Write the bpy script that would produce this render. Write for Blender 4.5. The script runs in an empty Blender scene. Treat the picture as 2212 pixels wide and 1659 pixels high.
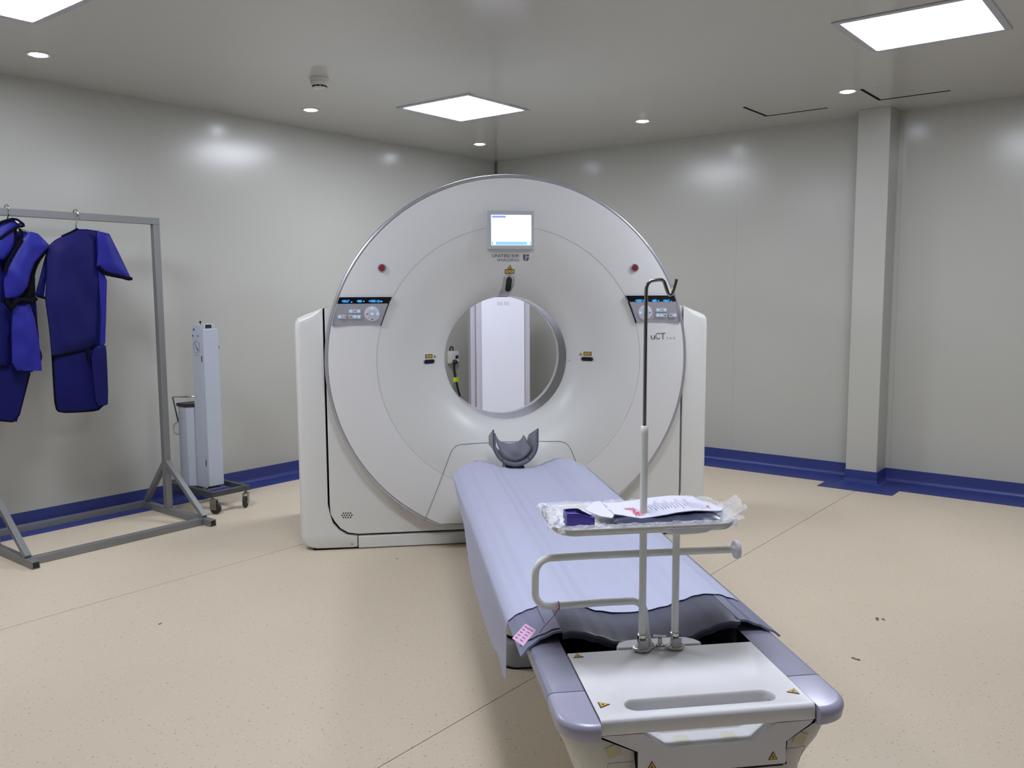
import bpy, bmesh, math, random
from math import sin, cos, pi, radians, sqrt, atan2, hypot
from mathutils import Vector, Matrix, noise
from mathutils.geometry import delaunay_2d_cdt

random.seed(7)
SC = bpy.context.scene
COL = SC.collection

# ---------------------------------------------------------------- camera, world, exposure
F_PX = 1870.0
PITCH = math.atan(199.0 / F_PX)
ROLL = radians(0.28)
_f = Vector((0, cos(PITCH), -sin(PITCH)))
_u = Vector((0, sin(PITCH), cos(PITCH)))
_r = Vector((1, 0, 0))
r2 = _r * cos(ROLL) - _u * sin(ROLL)
u2 = _u * cos(ROLL) + _r * sin(ROLL)
cam = bpy.data.cameras.new('camera')
cam.sensor_width = 36.0
cam.lens = 36.0 * F_PX / 2212.0
cam.clip_start = 0.02
camo = bpy.data.objects.new('camera', cam)
camo.matrix_world = Matrix(((r2.x, u2.x, -_f.x, 0), (r2.y, u2.y, -_f.y, 0), (r2.z, u2.z, -_f.z, 1.45), (0, 0, 0, 1)))
COL.objects.link(camo)
SC.camera = camo

world = bpy.data.worlds.new('world')
world.use_nodes = True
world.node_tree.nodes['Background'].inputs[0].default_value = (0.5, 0.5, 0.5, 1)
world.node_tree.nodes['Background'].inputs[1].default_value = 0.05
SC.world = world
SC.view_settings.view_transform = 'Standard'
SC.view_settings.look = 'None'
SC.view_settings.gamma = 1.0
SC.view_settings.use_curve_mapping = False
SC.view_settings.exposure = 0.0
PANEL_LIGHT = 31.0      # radiance of the square ceiling panels
SPOT_LIGHT = 65.0       # radiance of the small round downlights

# ---------------------------------------------------------------- frames
def make_frame(origin, ax, ay):
    ax = Vector(ax); ay = Vector(ay); az = ax.cross(ay)
    return Matrix(((ax.x, ay.x, az.x, origin[0]), (ax.y, ay.y, az.y, origin[1]),
                   (ax.z, ay.z, az.z, origin[2]), (0, 0, 0, 1)))

A = radians(38.5)
# room frame: x = distance from the far corner along the left wall, y = distance from the left wall
ROOM = make_frame((-0.16, 8.88, 0), (-sin(A), -cos(A), 0), (cos(A), -sin(A), 0))
B = radians(8.2)
# scanner frame: x across, y away from the viewer (front cover at 0), z up, centred on the bore
SCAN = make_frame((-0.0179, 4.9236, 0), (cos(B), sin(B), 0), (-sin(B), cos(B), 0))
ROOM_A, ROOM_B, ROOM_H = 7.7, 6.5, 2.75

# ---------------------------------------------------------------- materials
MATS = {}
def mat(name, col, rough=0.5, metal=0.0, emit=None, estr=0.0, bump=0.0, bscale=60.0, vary=0.0, vscale=3.0,
        coat=0.0, trans=0.0, alpha=1.0, spec=0.5, sheen=0.0):
    m = bpy.data.materials.new(name)
    m.use_nodes = True
    nt = m.node_tree
    b = nt.nodes['Principled BSDF']
    b.inputs['Base Color'].default_value = (*col, 1)
    b.inputs['Roughness'].default_value = rough
    b.inputs['Metallic'].default_value = metal
    b.inputs['Specular IOR Level'].default_value = spec
    b.inputs['Coat Weight'].default_value = coat
    b.inputs['Coat Roughness'].default_value = 0.15
    b.inputs['Sheen Weight'].default_value = sheen
    b.inputs['Transmission Weight'].default_value = trans
    b.inputs['Alpha'].default_value = alpha
    if emit:
        b.inputs['Emission Color'].default_value = (*emit, 1)
        b.inputs['Emission Strength'].default_value = estr
    tc = None
    if vary or bump:
        tc = nt.nodes.new('ShaderNodeTexCoord')
    if vary:
        n = nt.nodes.new('ShaderNodeTexNoise')
        n.inputs['Scale'].default_value = vscale
        n.inputs['Detail'].default_value = 5
        nt.links.new(tc.outputs['Object'], n.inputs['Vector'])
        mr = nt.nodes.new('ShaderNodeMapRange')
        mr.inputs[3].default_value = 1 - vary
        mr.inputs[4].default_value = 1 + vary
        nt.links.new(n.outputs['Fac'], mr.inputs[0])
        mx = nt.nodes.new('ShaderNodeVectorMath'); mx.operation = 'SCALE'
        mx.inputs[0].default_value = col
        nt.links.new(mr.outputs[0], mx.inputs['Scale'])
        nt.links.new(mx.outputs[0], b.inputs['Base Color'])
    if bump:
        n = nt.nodes.new('ShaderNodeTexNoise')
        n.inputs['Scale'].default_value = bscale
        n.inputs['Detail'].default_value = 4
        nt.links.new(tc.outputs['Object'], n.inputs['Vector'])
        bp = nt.nodes.new('ShaderNodeBump')
        bp.inputs['Strength'].default_value = bump
        bp.inputs['Distance'].default_value = 0.01
        nt.links.new(n.outputs['Fac'], bp.inputs['Height'])
        nt.links.new(bp.outputs['Normal'], b.inputs['Normal'])
    MATS[name] = m
    return m

def speckled(name, col, dark, light, scale, rough, dens=0.09, dims='3D'):
    m = mat(name, col, rough, vary=0.05, vscale=1.3)
    nt = m.node_tree; b = nt.nodes['Principled BSDF']
    base = b.inputs['Base Color'].links[0].from_socket
    tc = nt.nodes.new('ShaderNodeTexCoord')
    prev = base
    for sc_, c, thr in ((scale, dark, dens), (scale * 0.7, light, dens * 0.9), (scale * 0.27, dark, dens * 0.42)):
        v = nt.nodes.new('ShaderNodeTexVoronoi')
        v.voronoi_dimensions = dims
        v.inputs['Scale'].default_value = sc_
        nt.links.new(tc.outputs['Object'], v.inputs['Vector'])
        r = nt.nodes.new('ShaderNodeMapRange')
        r.inputs[1].default_value = thr; r.inputs[2].default_value = thr * 1.7
        r.inputs[3].default_value = 0.75; r.inputs[4].default_value = 0.0
        nt.links.new(v.outputs['Distance'], r.inputs[0])
        # only some of the cells carry a chip
        g = nt.nodes.new('ShaderNodeMath'); g.operation = 'GREATER_THAN'; g.inputs[1].default_value = 0.62
        sp = nt.nodes.new('ShaderNodeSeparateColor')
        nt.links.new(v.outputs['Color'], sp.inputs[0]); nt.links.new(sp.outputs[0], g.inputs[0])
        mu = nt.nodes.new('ShaderNodeMath'); mu.operation = 'MULTIPLY'
        nt.links.new(r.outputs[0], mu.inputs[0]); nt.links.new(g.outputs[0], mu.inputs[1])
        mx = nt.nodes.new('ShaderNodeMix'); mx.data_type = 'RGBA'
        mx.inputs[7].default_value = (*c, 1)
        nt.links.new(mu.outputs[0], mx.inputs[0]); nt.links.new(prev, mx.inputs[6])
        prev = mx.outputs[2]
    nt.links.new(prev, b.inputs['Base Color'])
    return m

WALL = mat('wall_panel_paint', (0.50, 0.50, 0.46), 0.22, vary=0.015, vscale=0.8, spec=0.55)
CEIL = mat('ceiling_panel_paint', (0.56, 0.55, 0.51), 0.13, vary=0.01, spec=0.5)
FLOOR = speckled('beige_vinyl', (0.70, 0.60, 0.46), (0.34, 0.27, 0.19), (0.80, 0.73, 0.62), 34, 0.42, 0.060, '2D')
BLUEV = speckled('blue_speckled_vinyl', (0.030, 0.045, 0.215), (0.012, 0.016, 0.09), (0.10, 0.14, 0.36), 110, 0.42, 0.15)
GAP = mat('dark_gap', (0.006, 0.006, 0.007), 0.9, spec=0.1)
SEAM = mat('floor_seam', (0.20, 0.155, 0.10), 0.7)
WSEAM = mat('wall_seam', (0.30, 0.30, 0.28), 0.7)
SHELLW = mat('scanner_white_plastic', (0.77, 0.775, 0.755), 0.33, spec=0.45)
FUNW = mat('funnel_white_plastic', (0.79, 0.80, 0.79), 0.34, spec=0.45)
DISCW = mat('ring_white_plastic', (0.82, 0.825, 0.84), 0.38, spec=0.4)
SILV = mat('silver_trim', (0.50, 0.50, 0.55), 0.35, metal=0.6)
PANELG = mat('control_panel_silver', (0.46, 0.46, 0.52), 0.42, metal=0.25)
TUBEG = mat('bore_liner_grey', (0.085, 0.09, 0.095), 0.15)
BLACKG = mat('black_display_glass', (0.006, 0.007, 0.012), 0.12)
BTN = mat('pale_button_plastic', (0.68, 0.68, 0.76), 0.4)
BTNLIT = mat('lit_button', (0.4, 0.7, 0.95), 0.4, emit=(0.22, 0.60, 1.0), estr=0.40)
DIGIT = mat('blue_display_digits', (0.02, 0.1, 0.4), 0.4, emit=(0.05, 0.42, 1.0), estr=1.4)
INK = mat('grey_print', (0.14, 0.145, 0.16), 0.5)
INKS = mat('soft_grey_print', (0.42, 0.42, 0.47), 0.5)
INKD = mat('dark_icon_print', (0.07, 0.07, 0.09), 0.5)
YELL = mat('warning_yellow', (0.72, 0.44, 0.05), 0.5)
BLK = mat('black_plastic', (0.015, 0.015, 0.017), 0.45)
RED = mat('red_button', (0.30, 0.02, 0.025), 0.35)
SCREEN = mat('screen_white', (0.9, 0.95, 1), 0.3, emit=(0.93, 0.97, 1.0), estr=1.15)
SCRTOP = mat('screen_pale_cyan', (0.9, 0.95, 1), 0.3, emit=(0.80, 0.95, 1.0), estr=1.05)
SCRTAB = mat('screen_violet_tab', (0.3, 0.3, 0.9), 0.3, emit=(0.22, 0.25, 0.78), estr=0.9)
SCRBAR = mat('screen_blue_bar', (0.3, 0.6, 0.9), 0.3, emit=(0.24, 0.48, 0.86), estr=0.9)
SCREENG = mat('screen_housing_grey', (0.52, 0.55, 0.58), 0.35)
FAINT = mat('screen_faint_text', (0.5, 0.5, 0.5), 0.3, emit=(0.40, 0.39, 0.39), estr=1.0)
RAILG = mat('table_rail_lavender_grey', (0.29, 0.295, 0.40), 0.34, metal=0.1, coat=0.15)
RAILC = mat('table_cap_lavender', (0.42, 0.41, 0.54), 0.36, metal=0.1, coat=0.12)
COVERW = mat('table_white_cover', (0.80, 0.80, 0.82), 0.38, bump=0.03, bscale=300)
CREAM = mat('table_cream_shell', (0.63, 0.62, 0.57), 0.42)
PLINTH = mat('plinth_grey', (0.34, 0.345, 0.38), 0.4)
PADG = mat('pad_dark_vinyl', (0.088, 0.092, 0.135), 0.42, bump=0.05, bscale=400)
PADL = mat('pad_edge_vinyl', (0.20, 0.21, 0.31), 0.38, bump=0.05, bscale=400)
SHEET = mat('sheet_nonwoven', (0.50, 0.52, 0.68), 0.85, bump=0.14, bscale=45, vary=0.03, vscale=8)
HEADG = mat('head_holder_shell', (0.10, 0.105, 0.15), 0.35)
HEADP = mat('head_holder_pad', (0.22, 0.225, 0.29), 0.45)
TUBEW = mat('white_enamel_tube', (0.84, 0.85, 0.80), 0.35)
CHROME = mat('chrome', (0.62, 0.62, 0.60), 0.16, metal=1.0)
STEEL = mat('brushed_steel', (0.36, 0.35, 0.34), 0.25, metal=1.0)
TRAYM = mat('tray_enamel', (0.70, 0.70, 0.64), 0.35)
PAPER = mat('pouch_paper', (0.66, 0.665, 0.80), 0.6, bump=0.1, bscale=40)
POUCHB = mat('pouch_dark_film', (0.045, 0.05, 0.10), 0.25)
PURPLE = mat('purple_plastic', (0.045, 0.022, 0.28), 0.3)
PURPSHADE = mat('purple_well_shade', (0.006, 0.002, 0.055), 0.8, spec=0.1)  # shade of the wells put into the colour; they have no depth
FILM = mat('clear_film', (0.85, 0.86, 0.95), 0.12, alpha=0.30, bump=0.9, bscale=55)
FILMW = mat('milky_film', (0.85, 0.86, 0.95), 0.35, alpha=0.62, bump=1.0, bscale=70)
REDINK = mat('red_print', (0.75, 0.05, 0.12), 0.6)
PINK = mat('pink_card', (0.85, 0.50, 0.76), 0.6)
PINKINK = mat('violet_print', (0.30, 0.14, 0.34), 0.6)
STRING = mat('red_string', (0.33, 0.03, 0.05), 0.7)
TAPE = mat('yellowed_tape', (0.60, 0.57, 0.36), 0.5)
TAPEW = mat('pale_tape', (0.74, 0.73, 0.62), 0.5)
RACKM = mat('rack_grey_paint', (0.235, 0.24, 0.245), 0.38, metal=0.3, vary=0.06, vscale=12)
RACKIN = mat('rack_tube_inside', (0.02, 0.02, 0.02), 0.8)
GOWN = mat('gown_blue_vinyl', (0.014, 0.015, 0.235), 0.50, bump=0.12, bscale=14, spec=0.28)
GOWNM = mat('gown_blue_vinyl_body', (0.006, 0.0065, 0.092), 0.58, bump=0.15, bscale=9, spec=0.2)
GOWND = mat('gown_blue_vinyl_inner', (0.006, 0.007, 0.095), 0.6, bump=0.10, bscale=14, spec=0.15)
TRIMB = mat('gown_black_binding', (0.004, 0.004, 0.008), 0.9, spec=0.08)
WHITEP = mat('white_label', (0.75, 0.75, 0.8), 0.6)
CARTW = mat('cart_pale_blue_paint', (0.52, 0.56, 0.66), 0.35)
CARTF = mat('cart_frame_dark', (0.06, 0.064, 0.068), 0.5, vary=0.15, vscale=20)
RUBBER = mat('rubber', (0.025, 0.024, 0.024), 0.7)
CASTM = mat('caster_metal', (0.38, 0.37, 0.30), 0.35, metal=0.9)
CABD = mat('cabinet_white_door', (0.78, 0.79, 0.90), 0.35)
CABF = mat('cabinet_grey_frame', (0.50, 0.49, 0.55), 0.45)
LIGHTP = mat('panel_diffuser', (0.9, 0.9, 0.9), 0.4, emit=(0.905, 0.95, 1.07), estr=PANEL_LIGHT)
LIGHTS = mat('downlight_glow', (0.9, 0.9, 0.9), 0.4, emit=(0.88, 0.93, 1.08), estr=SPOT_LIGHT)
FRAMEM = mat('panel_frame_aluminium', (0.55, 0.54, 0.60), 0.35, metal=0.4)
DETW = mat('detector_white', (0.66, 0.65, 0.60), 0.4)
CABLEY = mat('yellow_tag', (0.75, 0.80, 0.05), 0.5)
SCUFF = mat('brown_scuff', (0.20, 0.13, 0.075), 0.6)

# ---------------------------------------------------------------- mesh helpers
class MB:
    def __init__(s):
        s.v = []; s.f = []
    def add(s, vs, fs):
        o = len(s.v)
        s.v += [tuple(p) for p in vs]
        s.f += [tuple(i + o for i in f) for f in fs]
        return s
    def box(s, x0, x1, y0, y1, z0, z1):
        v = [(x, y, z) for x in (x0, x1) for y in (y0, y1) for z in (z0, z1)]
        return s.add(v, [(0, 1, 3, 2), (4, 6, 7, 5), (0, 4, 5, 1), (2, 3, 7, 6), (0, 2, 6, 4), (1, 5, 7, 3)])
    def bar(s, p, q, w, h, up=(0, 0, 1)):
        p = Vector(p); q = Vector(q); d = (q - p).normalized()
        sd = d.cross(Vector(up))
        if sd.length < 1e-4: sd = d.cross(Vector((1, 0, 0)))
        sd.normalize(); uu = sd.cross(d)
        v = []
        for c in (p, q):
            for a, b in ((-1, -1), (1, -1), (1, 1), (-1, 1)):
                v.append(c + sd * a * w / 2 + uu * b * h / 2)
        return s.add(v, [(3, 2, 1, 0), (4, 5, 6, 7), (0, 1, 5, 4), (1, 2, 6, 5), (2, 3, 7, 6), (3, 0, 4, 7)])
    def tube(s, pts, r, n=12, caps=True, closed=False):
        P = [Vector(p) for p in pts]; m = len(P)
        rs = r if isinstance(r, (list, tuple)) else [r] * m
        ref = None; rings = []
        for i, p in enumerate(P):
            if closed: t = P[(i + 1) % m] - P[i - 1]
            else: t = P[min(i + 1, m - 1)] - P[max(i - 1, 0)]
            t.normalize()
            if ref is None:
                ref = t.orthogonal().normalized()
            ref = (ref - t * ref.dot(t))
            if ref.length < 1e-6: ref = t.orthogonal()
            ref.normalize(); b = t.cross(ref)
            rings.append([p + (ref * cos(2 * pi * k / n) + b * sin(2 * pi * k / n)) * rs[i] for k in range(n)])
        v = [q for ring in rings for q in ring]; f = []
        for i in range(m if closed else m - 1):
            j = (i + 1) % m
            for k in range(n):
                l = (k + 1) % n
                f.append((i * n + k, i * n + l, j * n + l, j * n + k))
        if caps and not closed:
            f.append(tuple(reversed(range(n)))); f.append(tuple((m - 1) * n + k for k in range(n)))
        return s.add(v, f)
    def lathe(s, prof, c, axis=2, n=48, closed=False):
        # prof: (radius, height along axis)
        v = []; f = []
        for r, h in prof:
            for k in range(n):
                a = 2 * pi * k / n
                p = [0, 0, 0]; p[axis] = h; p[(axis + 1) % 3] = r * cos(a); p[(axis + 2) % 3] = r * sin(a)
                v.append((p[0] + c[0], p[1] + c[1], p[2] + c[2]))
        m = len(prof)
        for i in range(m if closed else m - 1):
            j = (i + 1) % m
            for k in range(n):
                l = (k + 1) % n
                f.append((i * n + k, i * n + l, j * n + l, j * n + k))
        if not closed:
            if prof[0][0] > 1e-6: f.append(tuple(reversed(range(n))))
            if prof[-1][0] > 1e-6: f.append(tuple((m - 1) * n + k for k in range(n)))
        return s.add(v, f)
    def prism(s, poly, mp, d0, d1):
        n = len(poly)
        v = [mp(a, b, d0) for a, b in poly] + [mp(a, b, d1) for a, b in poly]
        f = [tuple(reversed(range(n))), tuple(range(n, 2 * n))]
        for i in range(n):
            j = (i + 1) % n
            f.append((i, j, n + j, n + i))
        return s.add(v, f)
    def loft(s, rings, cap0=True, cap1=True, closed=True):
        n = len(rings[0]); v = [p for r in rings for p in r]; f = []
        for i in range(len(rings) - 1):
            for k in range(n if closed else n - 1):
                l = (k + 1) % n
                f.append((i * n + k, i * n + l, (i + 1) * n + l, (i + 1) * n + k))
        if cap0: f.append(tuple(reversed(range(n))))
        if cap1: f.append(tuple((len(rings) - 1) * n + k for k in range(n)))
        return s.add(v, f)
    def grid(s, fn, nu, nv, thick=None):
        pts = [[Vector(fn(i / nu, j / nv)) for j in range(nv + 1)] for i in range(nu + 1)]
        v = [p for row in pts for p in row]; f = []
        w = nv + 1
        for i in range(nu):
            for j in range(nv):
                f.append((i * w + j, i * w + j + 1, (i + 1) * w + j + 1, (i + 1) * w + j))
        if thick:
            N = len(v); v2 = []
            for i in range(nu + 1):
                for j in range(nv + 1):
                    du = pts[min(i + 1, nu)][j] - pts[max(i - 1, 0)][j]
                    dv = pts[i][min(j + 1, nv)] - pts[i][max(j - 1, 0)]
                    nn = du.cross(dv)
                    nn = nn.normalized() if nn.length > 1e-12 else Vector((0, 0, 1))
                    v2.append(pts[i][j] + nn * thick)
            v += v2
            f += [tuple(N + k for k in reversed(q)) for q in list(f)]
            bd = [(0, j) for j in range(nv)] + [(i, nv) for i in range(nu)] + [(nu, j) for j in range(nv, 0, -1)] + [(i, 0) for i in range(nu, 0, -1)]
            ids = [i * w + j for i, j in bd]
            for k in range(len(ids)):
                a = ids[k]; b = ids[(k + 1) % len(ids)]
                f.append((b, a, N + a, N + b))
        return s.add(v, f)

def chaikin(p, it=2, closed=True):
    for _ in range(it):
        q = []
        n = len(p)
        for i in range(n if closed else n - 1):
            a = p[i]; b = p[(i + 1) % n]
            q.append(tuple(a[k] * .75 + b[k] * .25 for k in range(len(a))))
            q.append(tuple(a[k] * .25 + b[k] * .75 for k in range(len(a))))
        if not closed: q = [p[0]] + q + [p[-1]]
        p = q
    return p

def densify(p, step, closed=True):
    out = []
    n = len(p)
    for i in range(n if closed else n - 1):
        a = p[i]; b = p[(i + 1) % n]
        L = sqrt(sum((a[k] - b[k]) ** 2 for k in range(len(a)))); m = max(1, int(math.ceil(L / step)))
        for j in range(m):
            t = j / m
            out.append(tuple(a[k] + (b[k] - a[k]) * t for k in range(len(a))))
    if not closed: out.append(p[-1])
    return out

def inside(x, y, poly):
    c = False; n = len(poly)
    for i in range(n):
        x1, y1 = poly[i]; x2, y2 = poly[i - 1]
        if (y1 > y) != (y2 > y) and x < (x2 - x1) * (y - y1) / (y2 - y1) + x1: c = not c
    return c

def segdist(x, y, poly):
    d = 1e9; n = len(poly)
    for i in range(n):
        x1, y1 = poly[i]; x2, y2 = poly[i - 1]
        dx = x2 - x1; dy = y2 - y1; L = dx * dx + dy * dy
        t = max(0, min(1, ((x - x1) * dx + (y - y1) * dy) / L)) if L > 0 else 0
        d = min(d, hypot(x - x1 - t * dx, y - y1 - t * dy))
    return d

def pillow(poly, step, thick, mp, smooth=1, wrinkle=0.0, wscale=6.0, seed=0.0, relief=None, edge=0.002, power=.5):
    """a closed soft piece: outline in the plane, bulging front and back, with folds"""
    if smooth: poly = chaikin(poly, smooth)
    poly = densify(poly, step)
    xs = [p[0] for p in poly]; ys = [p[1] for p in poly]
    pts = [Vector(p) for p in poly]; nb = len(pts)
    x = min(xs) + step / 2; k = 0
    while x < max(xs):
        y = min(ys) + (step / 2 if k % 2 else 0)
        while y < max(ys):
            if inside(x, y, poly) and segdist(x, y, poly) > step * 0.45: pts.append(Vector((x, y)))
            y += step
        x += step * 0.87; k += 1
    res = delaunay_2d_cdt(pts, [(i, (i + 1) % nb) for i in range(nb)], [list(range(nb))], 1, 1e-6)
    V, E, Fc = res[0], res[1], res[2]
    mb = MB(); vf = []; vb = []
    for p in V:
        d = segdist(p.x, p.y, poly)
        t = edge + thick * min(1.0, max(d, 0) / 0.06) ** power
        w = 0
        if wrinkle:
            w = wrinkle * (noise.noise(Vector((p.x * wscale, p.y * wscale * .45, seed))) + .5 * noise.noise(Vector((p.x * wscale * 2.3, p.y * wscale, seed + 9))))
            w *= min(1, d / 0.02 + .25)
        if relief: w += relief(p.x, p.y)
        vf.append(mp(p.x, p.y, t / 2 + w)); vb.append(mp(p.x, p.y, -t / 2 + w))
    n = len(V)
    cnt = {}
    for f in Fc:
        for i in range(len(f)):
            e = (f[i], f[(i + 1) % len(f)]); cnt[e] = 1
    fs = [tuple(f) for f in Fc] + [tuple(n + i for i in reversed(f)) for f in Fc]
    for a, b in cnt:
        if (b, a) not in cnt: fs.append((b, a, n + a, n + b))
    mb.add(vf + vb, fs)
    return mb

def rrect(x0, x1, y0, y1, r, n=5):
    p = []
    for cx, cy, a0 in ((x1 - r, y1 - r, 0), (x0 + r, y1 - r, 90), (x0 + r, y0 + r, 180), (x1 - r, y0 + r, 270)):
        for k in range(n + 1):
            a = radians(a0 + 90 * k / n); p.append((cx + r * cos(a), cy + r * sin(a)))
    return p

def circle(cx, cy, r, n=20):
    return [(cx + r * cos(2 * pi * k / n), cy + r * sin(2 * pi * k / n)) for k in range(n)]

# mappings from an outline plane to 3-D: (a, b, depth)
XZ = lambda a, b, d: (a, d, b)
XY = lambda a, b, d: (a, b, d)
YZ = lambda a, b, d: (d, a, b)

# ---------------------------------------------------------------- object helpers
BASE = {}
def thing(name, label, cat, frame, base, group=None):
    o = bpy.data.objects.new(name, None)
    o.empty_display_size = 0.1
    COL.objects.link(o)
    o.matrix_world = frame @ Matrix.Translation(base)
    o['label'] = label; o['category'] = cat
    if group: o['group'] = group
    BASE[o.name] = Vector(base)
    return o

def mesh_of(name, mb, m, base, angle=38, bevel=0.0, segs=2):
    me = bpy.data.meshes.new(name)
    b = Vector(base)
    me.from_pydata([tuple(Vector(p) - b) for p in mb.v], [], mb.f)
    me.validate()
    bm = bmesh.new(); bm.from_mesh(me)
    bmesh.ops.remove_doubles(bm, verts=bm.verts, dist=1e-6)
    bmesh.ops.recalc_face_normals(bm, faces=bm.faces)
    bm.to_mesh(me); bm.free()
    me.materials.append(m)
    me.polygons.foreach_set('use_smooth', [True] * len(me.polygons))
    me.set_sharp_from_angle(angle=radians(angle))
    return me

def part(name, mb, m, parent, label=None, bevel=0.0, angle=38, segs=2, kind=None):
    base = BASE[parent.name]
    me = mesh_of(name, mb, m, base, angle)
    o = bpy.data.objects.new(name, me)
    COL.objects.link(o)
    o.parent = parent
    BASE[o.name] = base
    if label: o['label'] = label
    if kind: o['kind'] = kind
    if bevel:
        md = o.modifiers.new('bevel', 'BEVEL'); md.width = bevel; md.segments = segs; md.limit_method = 'ANGLE'
        md.angle_limit = radians(30); md.harden_normals = False
    return o

def single(name, mb, m, frame, base, label=None, cat=None, group=None, kind=None, bevel=0.0, angle=38):
    me = mesh_of(name, mb, m, base, angle)
    o = bpy.data.objects.new(name, me)
    COL.objects.link(o)
    o.matrix_world = frame @ Matrix.Translation(base)
    BASE[o.name] = Vector(base)
    if label: o['label'] = label
    if cat: o['category'] = cat
    if group: o['group'] = group
    if kind: o['kind'] = kind
    if bevel:
        md = o.modifiers.new('bevel', 'BEVEL'); md.width = bevel; md.segments = 2; md.limit_method = 'ANGLE'
    return o

def structure(name, mb, m, label=None, angle=38, bevel=0):
    return single(name, mb, m, ROOM, (0, 0, 0), label=label, kind='structure', angle=angle, bevel=bevel)

def text_mesh(txt, bold=0.0, squash=1.0):
    cu = bpy.data.curves.new('lettering', 'FONT')
    cu.body = txt; cu.size = 1.0; cu.offset = bold; cu.resolution_u = 3
    o = bpy.data.objects.new('lettering', cu)
    COL.objects.link(o)
    dg = bpy.context.evaluated_depsgraph_get()
    me = bpy.data.meshes.new_from_object(o.evaluated_get(dg))
    vs = [(v.co.x, v.co.y) for v in me.vertices]; fs = [tuple(p.vertices) for p in me.polygons]
    bpy.data.objects.remove(o); bpy.data.curves.remove(cu); bpy.data.meshes.remove(me)
    return vs, fs

def text_in(txt, x0, x1, y0, y1, mp, bold=0.0):
    """lettering stretched into a rectangle of the plane, then mapped to 3-D by mp(a, b)"""
    vs, fs = text_mesh(txt, bold)
    mb = MB()
    if not vs: return mb
    ax = min(v[0] for v in vs); bx = max(v[0] for v in vs); ay = min(v[1] for v in vs); by = max(v[1] for v in vs)
    sx = (x1 - x0) / max(bx - ax, 1e-6); sy = (y1 - y0) / max(by - ay, 1e-6)
    mb.add([mp(x0 + (v[0] - ax) * sx, y0 + (v[1] - ay) * sy) for v in vs], fs)
    return mb

# ================================================================ THE ROOM
RA, RB, H = ROOM_A, ROOM_B, ROOM_H
fl = structure('floor', MB().box(-0.2, RA + .2, -0.2, RB + .2, -0.12, -0.004), SEAM, 'beige vinyl floor with thin welded seams and small brown scuffs')
strips = [(-0.1, 1.648), (1.652, 3.758), (3.762, 5.868), (5.872, RB + .1)]
for s0, s1 in strips:
    part('vinyl_sheet', MB().box(-0.1, RA + .1, s0, s1, -0.004, 0.0), FLOOR, fl)
def scuff(cx, cy, rx, ry, rot, sd):
    rr = random.Random(sd); p = []
    for k in range(14):
        a = 2 * pi * k / 14; r = rr.uniform(.55, 1.1)
        x = rx * r * cos(a); y = ry * r * sin(a)
        p.append((cx + x * cos(rot) - y * sin(rot), cy + x * sin(rot) + y * cos(rot)))
    part('scuff_mark', MB().prism(p, XY, 0.0, 0.0008), SCUFF, fl, label='small brown scuff on the vinyl')
for (cx, cy), rx, ry, rot, sd in zip([(2.945, 4.61), (2.934, 4.632), (3.435, 4.662), (3.433, 4.677), (4.935, 2.137), (3.635, 2.286)],
        (.024, .018, .020, .014, .013, .008), (.009, .008, .009, .006, .008, .005), (.3, .5, 1.2, .8, .4, .1), range(6)):
    scuff(cx, cy, rx, ry, rot, sd)
cl = structure('ceiling', MB().box(-0.2, RA + .2, -0.2, RB + .2, H, H + .12), CEIL, 'pale grey satin ceiling with flush light panels')

def wall_panels(parent, n_from, length, axis, width=1.22, first=0.0, skip=None):
    x = n_from
    while x < length:
        e = min(x + width, length)
        if axis == 0: mb = MB().box(x + .00015, e - .00015, -.02, 0.0, 0.0, H)
        elif axis == 1: mb = MB().box(-.02, 0.0, x + .0004, e - .0004, 0.0, H)
        elif axis == 2: mb = MB().box(x + .0004, e - .0004, RB, RB + .02, 0.0, H)
        else: mb = MB().box(RA, RA + .02, x + .0004, e - .0004, 0.0, H)
        part('wall_panel', mb, WALL, parent)
        x = e
wl = structure('wall_left', MB().box(-.2, RA + .2, -.14, -.02, 0, H), WSEAM, 'smooth grey-cream panelled wall behind the garment rack')
wall_panels(wl, 0, RA, 0, 1.23)
wr = structure('wall_right', MB().box(-.14, -.02, -.02, RB + .02, 0, H), WSEAM, 'smooth grey-cream panelled wall carrying the boxed column')
wall_panels(wr, .03, RB, 1, 1.28)
wn = structure('wall_near', MB().box(RA + .02, RA + .14, -.02, RB + .02, 0, H), WSEAM)
wall_panels(wn, 0, RB, 3, 1.3)
wo = structure('wall_opposite', MB().box(-.2, RA + .2, RB + .02, RB + .14, 0, H), WSEAM)
wall_panels(wo, 0, RA, 2, 1.3)
# boxed column on the right wall
structure('trim_1', MB().box(0, .225, 3.61, 3.835, 0, H), WALL, 'square boxed column standing against the right wall', bevel=.003)

def cove(name, path, h=0.105, w=0.24, closed=False, label=None):
    """coved vinyl skirting: rises up the wall, runs out over the floor; path = list of (wall point, out direction, flange width)"""
    prof = [(0.0, h), (0.004, h), (0.004, 0.035), (0.010, 0.016), (0.026, 0.005), (0.034, 0.0035)]
    rings = []
    for (px, py), (ox, oy), fw in path:
        ring = [(px + ox * d, py + oy * d, z) for d, z in prof]
        ring += [(px + ox * fw, py + oy * fw, 0.0025), (px + ox * fw, py + oy * fw, 0.0003), (px, py, 0.0003)]
        rings.append(ring)
    return structure(name, MB().loft(rings, True, True), BLUEV, label)
lab = 'blue speckled coved vinyl skirting with a strip over the floor'
cove('baseboard_left', [((.02, 0), (0, 1), .20), ((RA, 0), (0, 1), .20)], label=lab + ', behind the garment rack')
cr = 1.0
cove('baseboard_right', [((0, 0), (1, 0), .29), ((0, 3.49), (1, 0), .29), ((0, 3.60), (1, 0), .29)], label=lab + ', left of the column')
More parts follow.
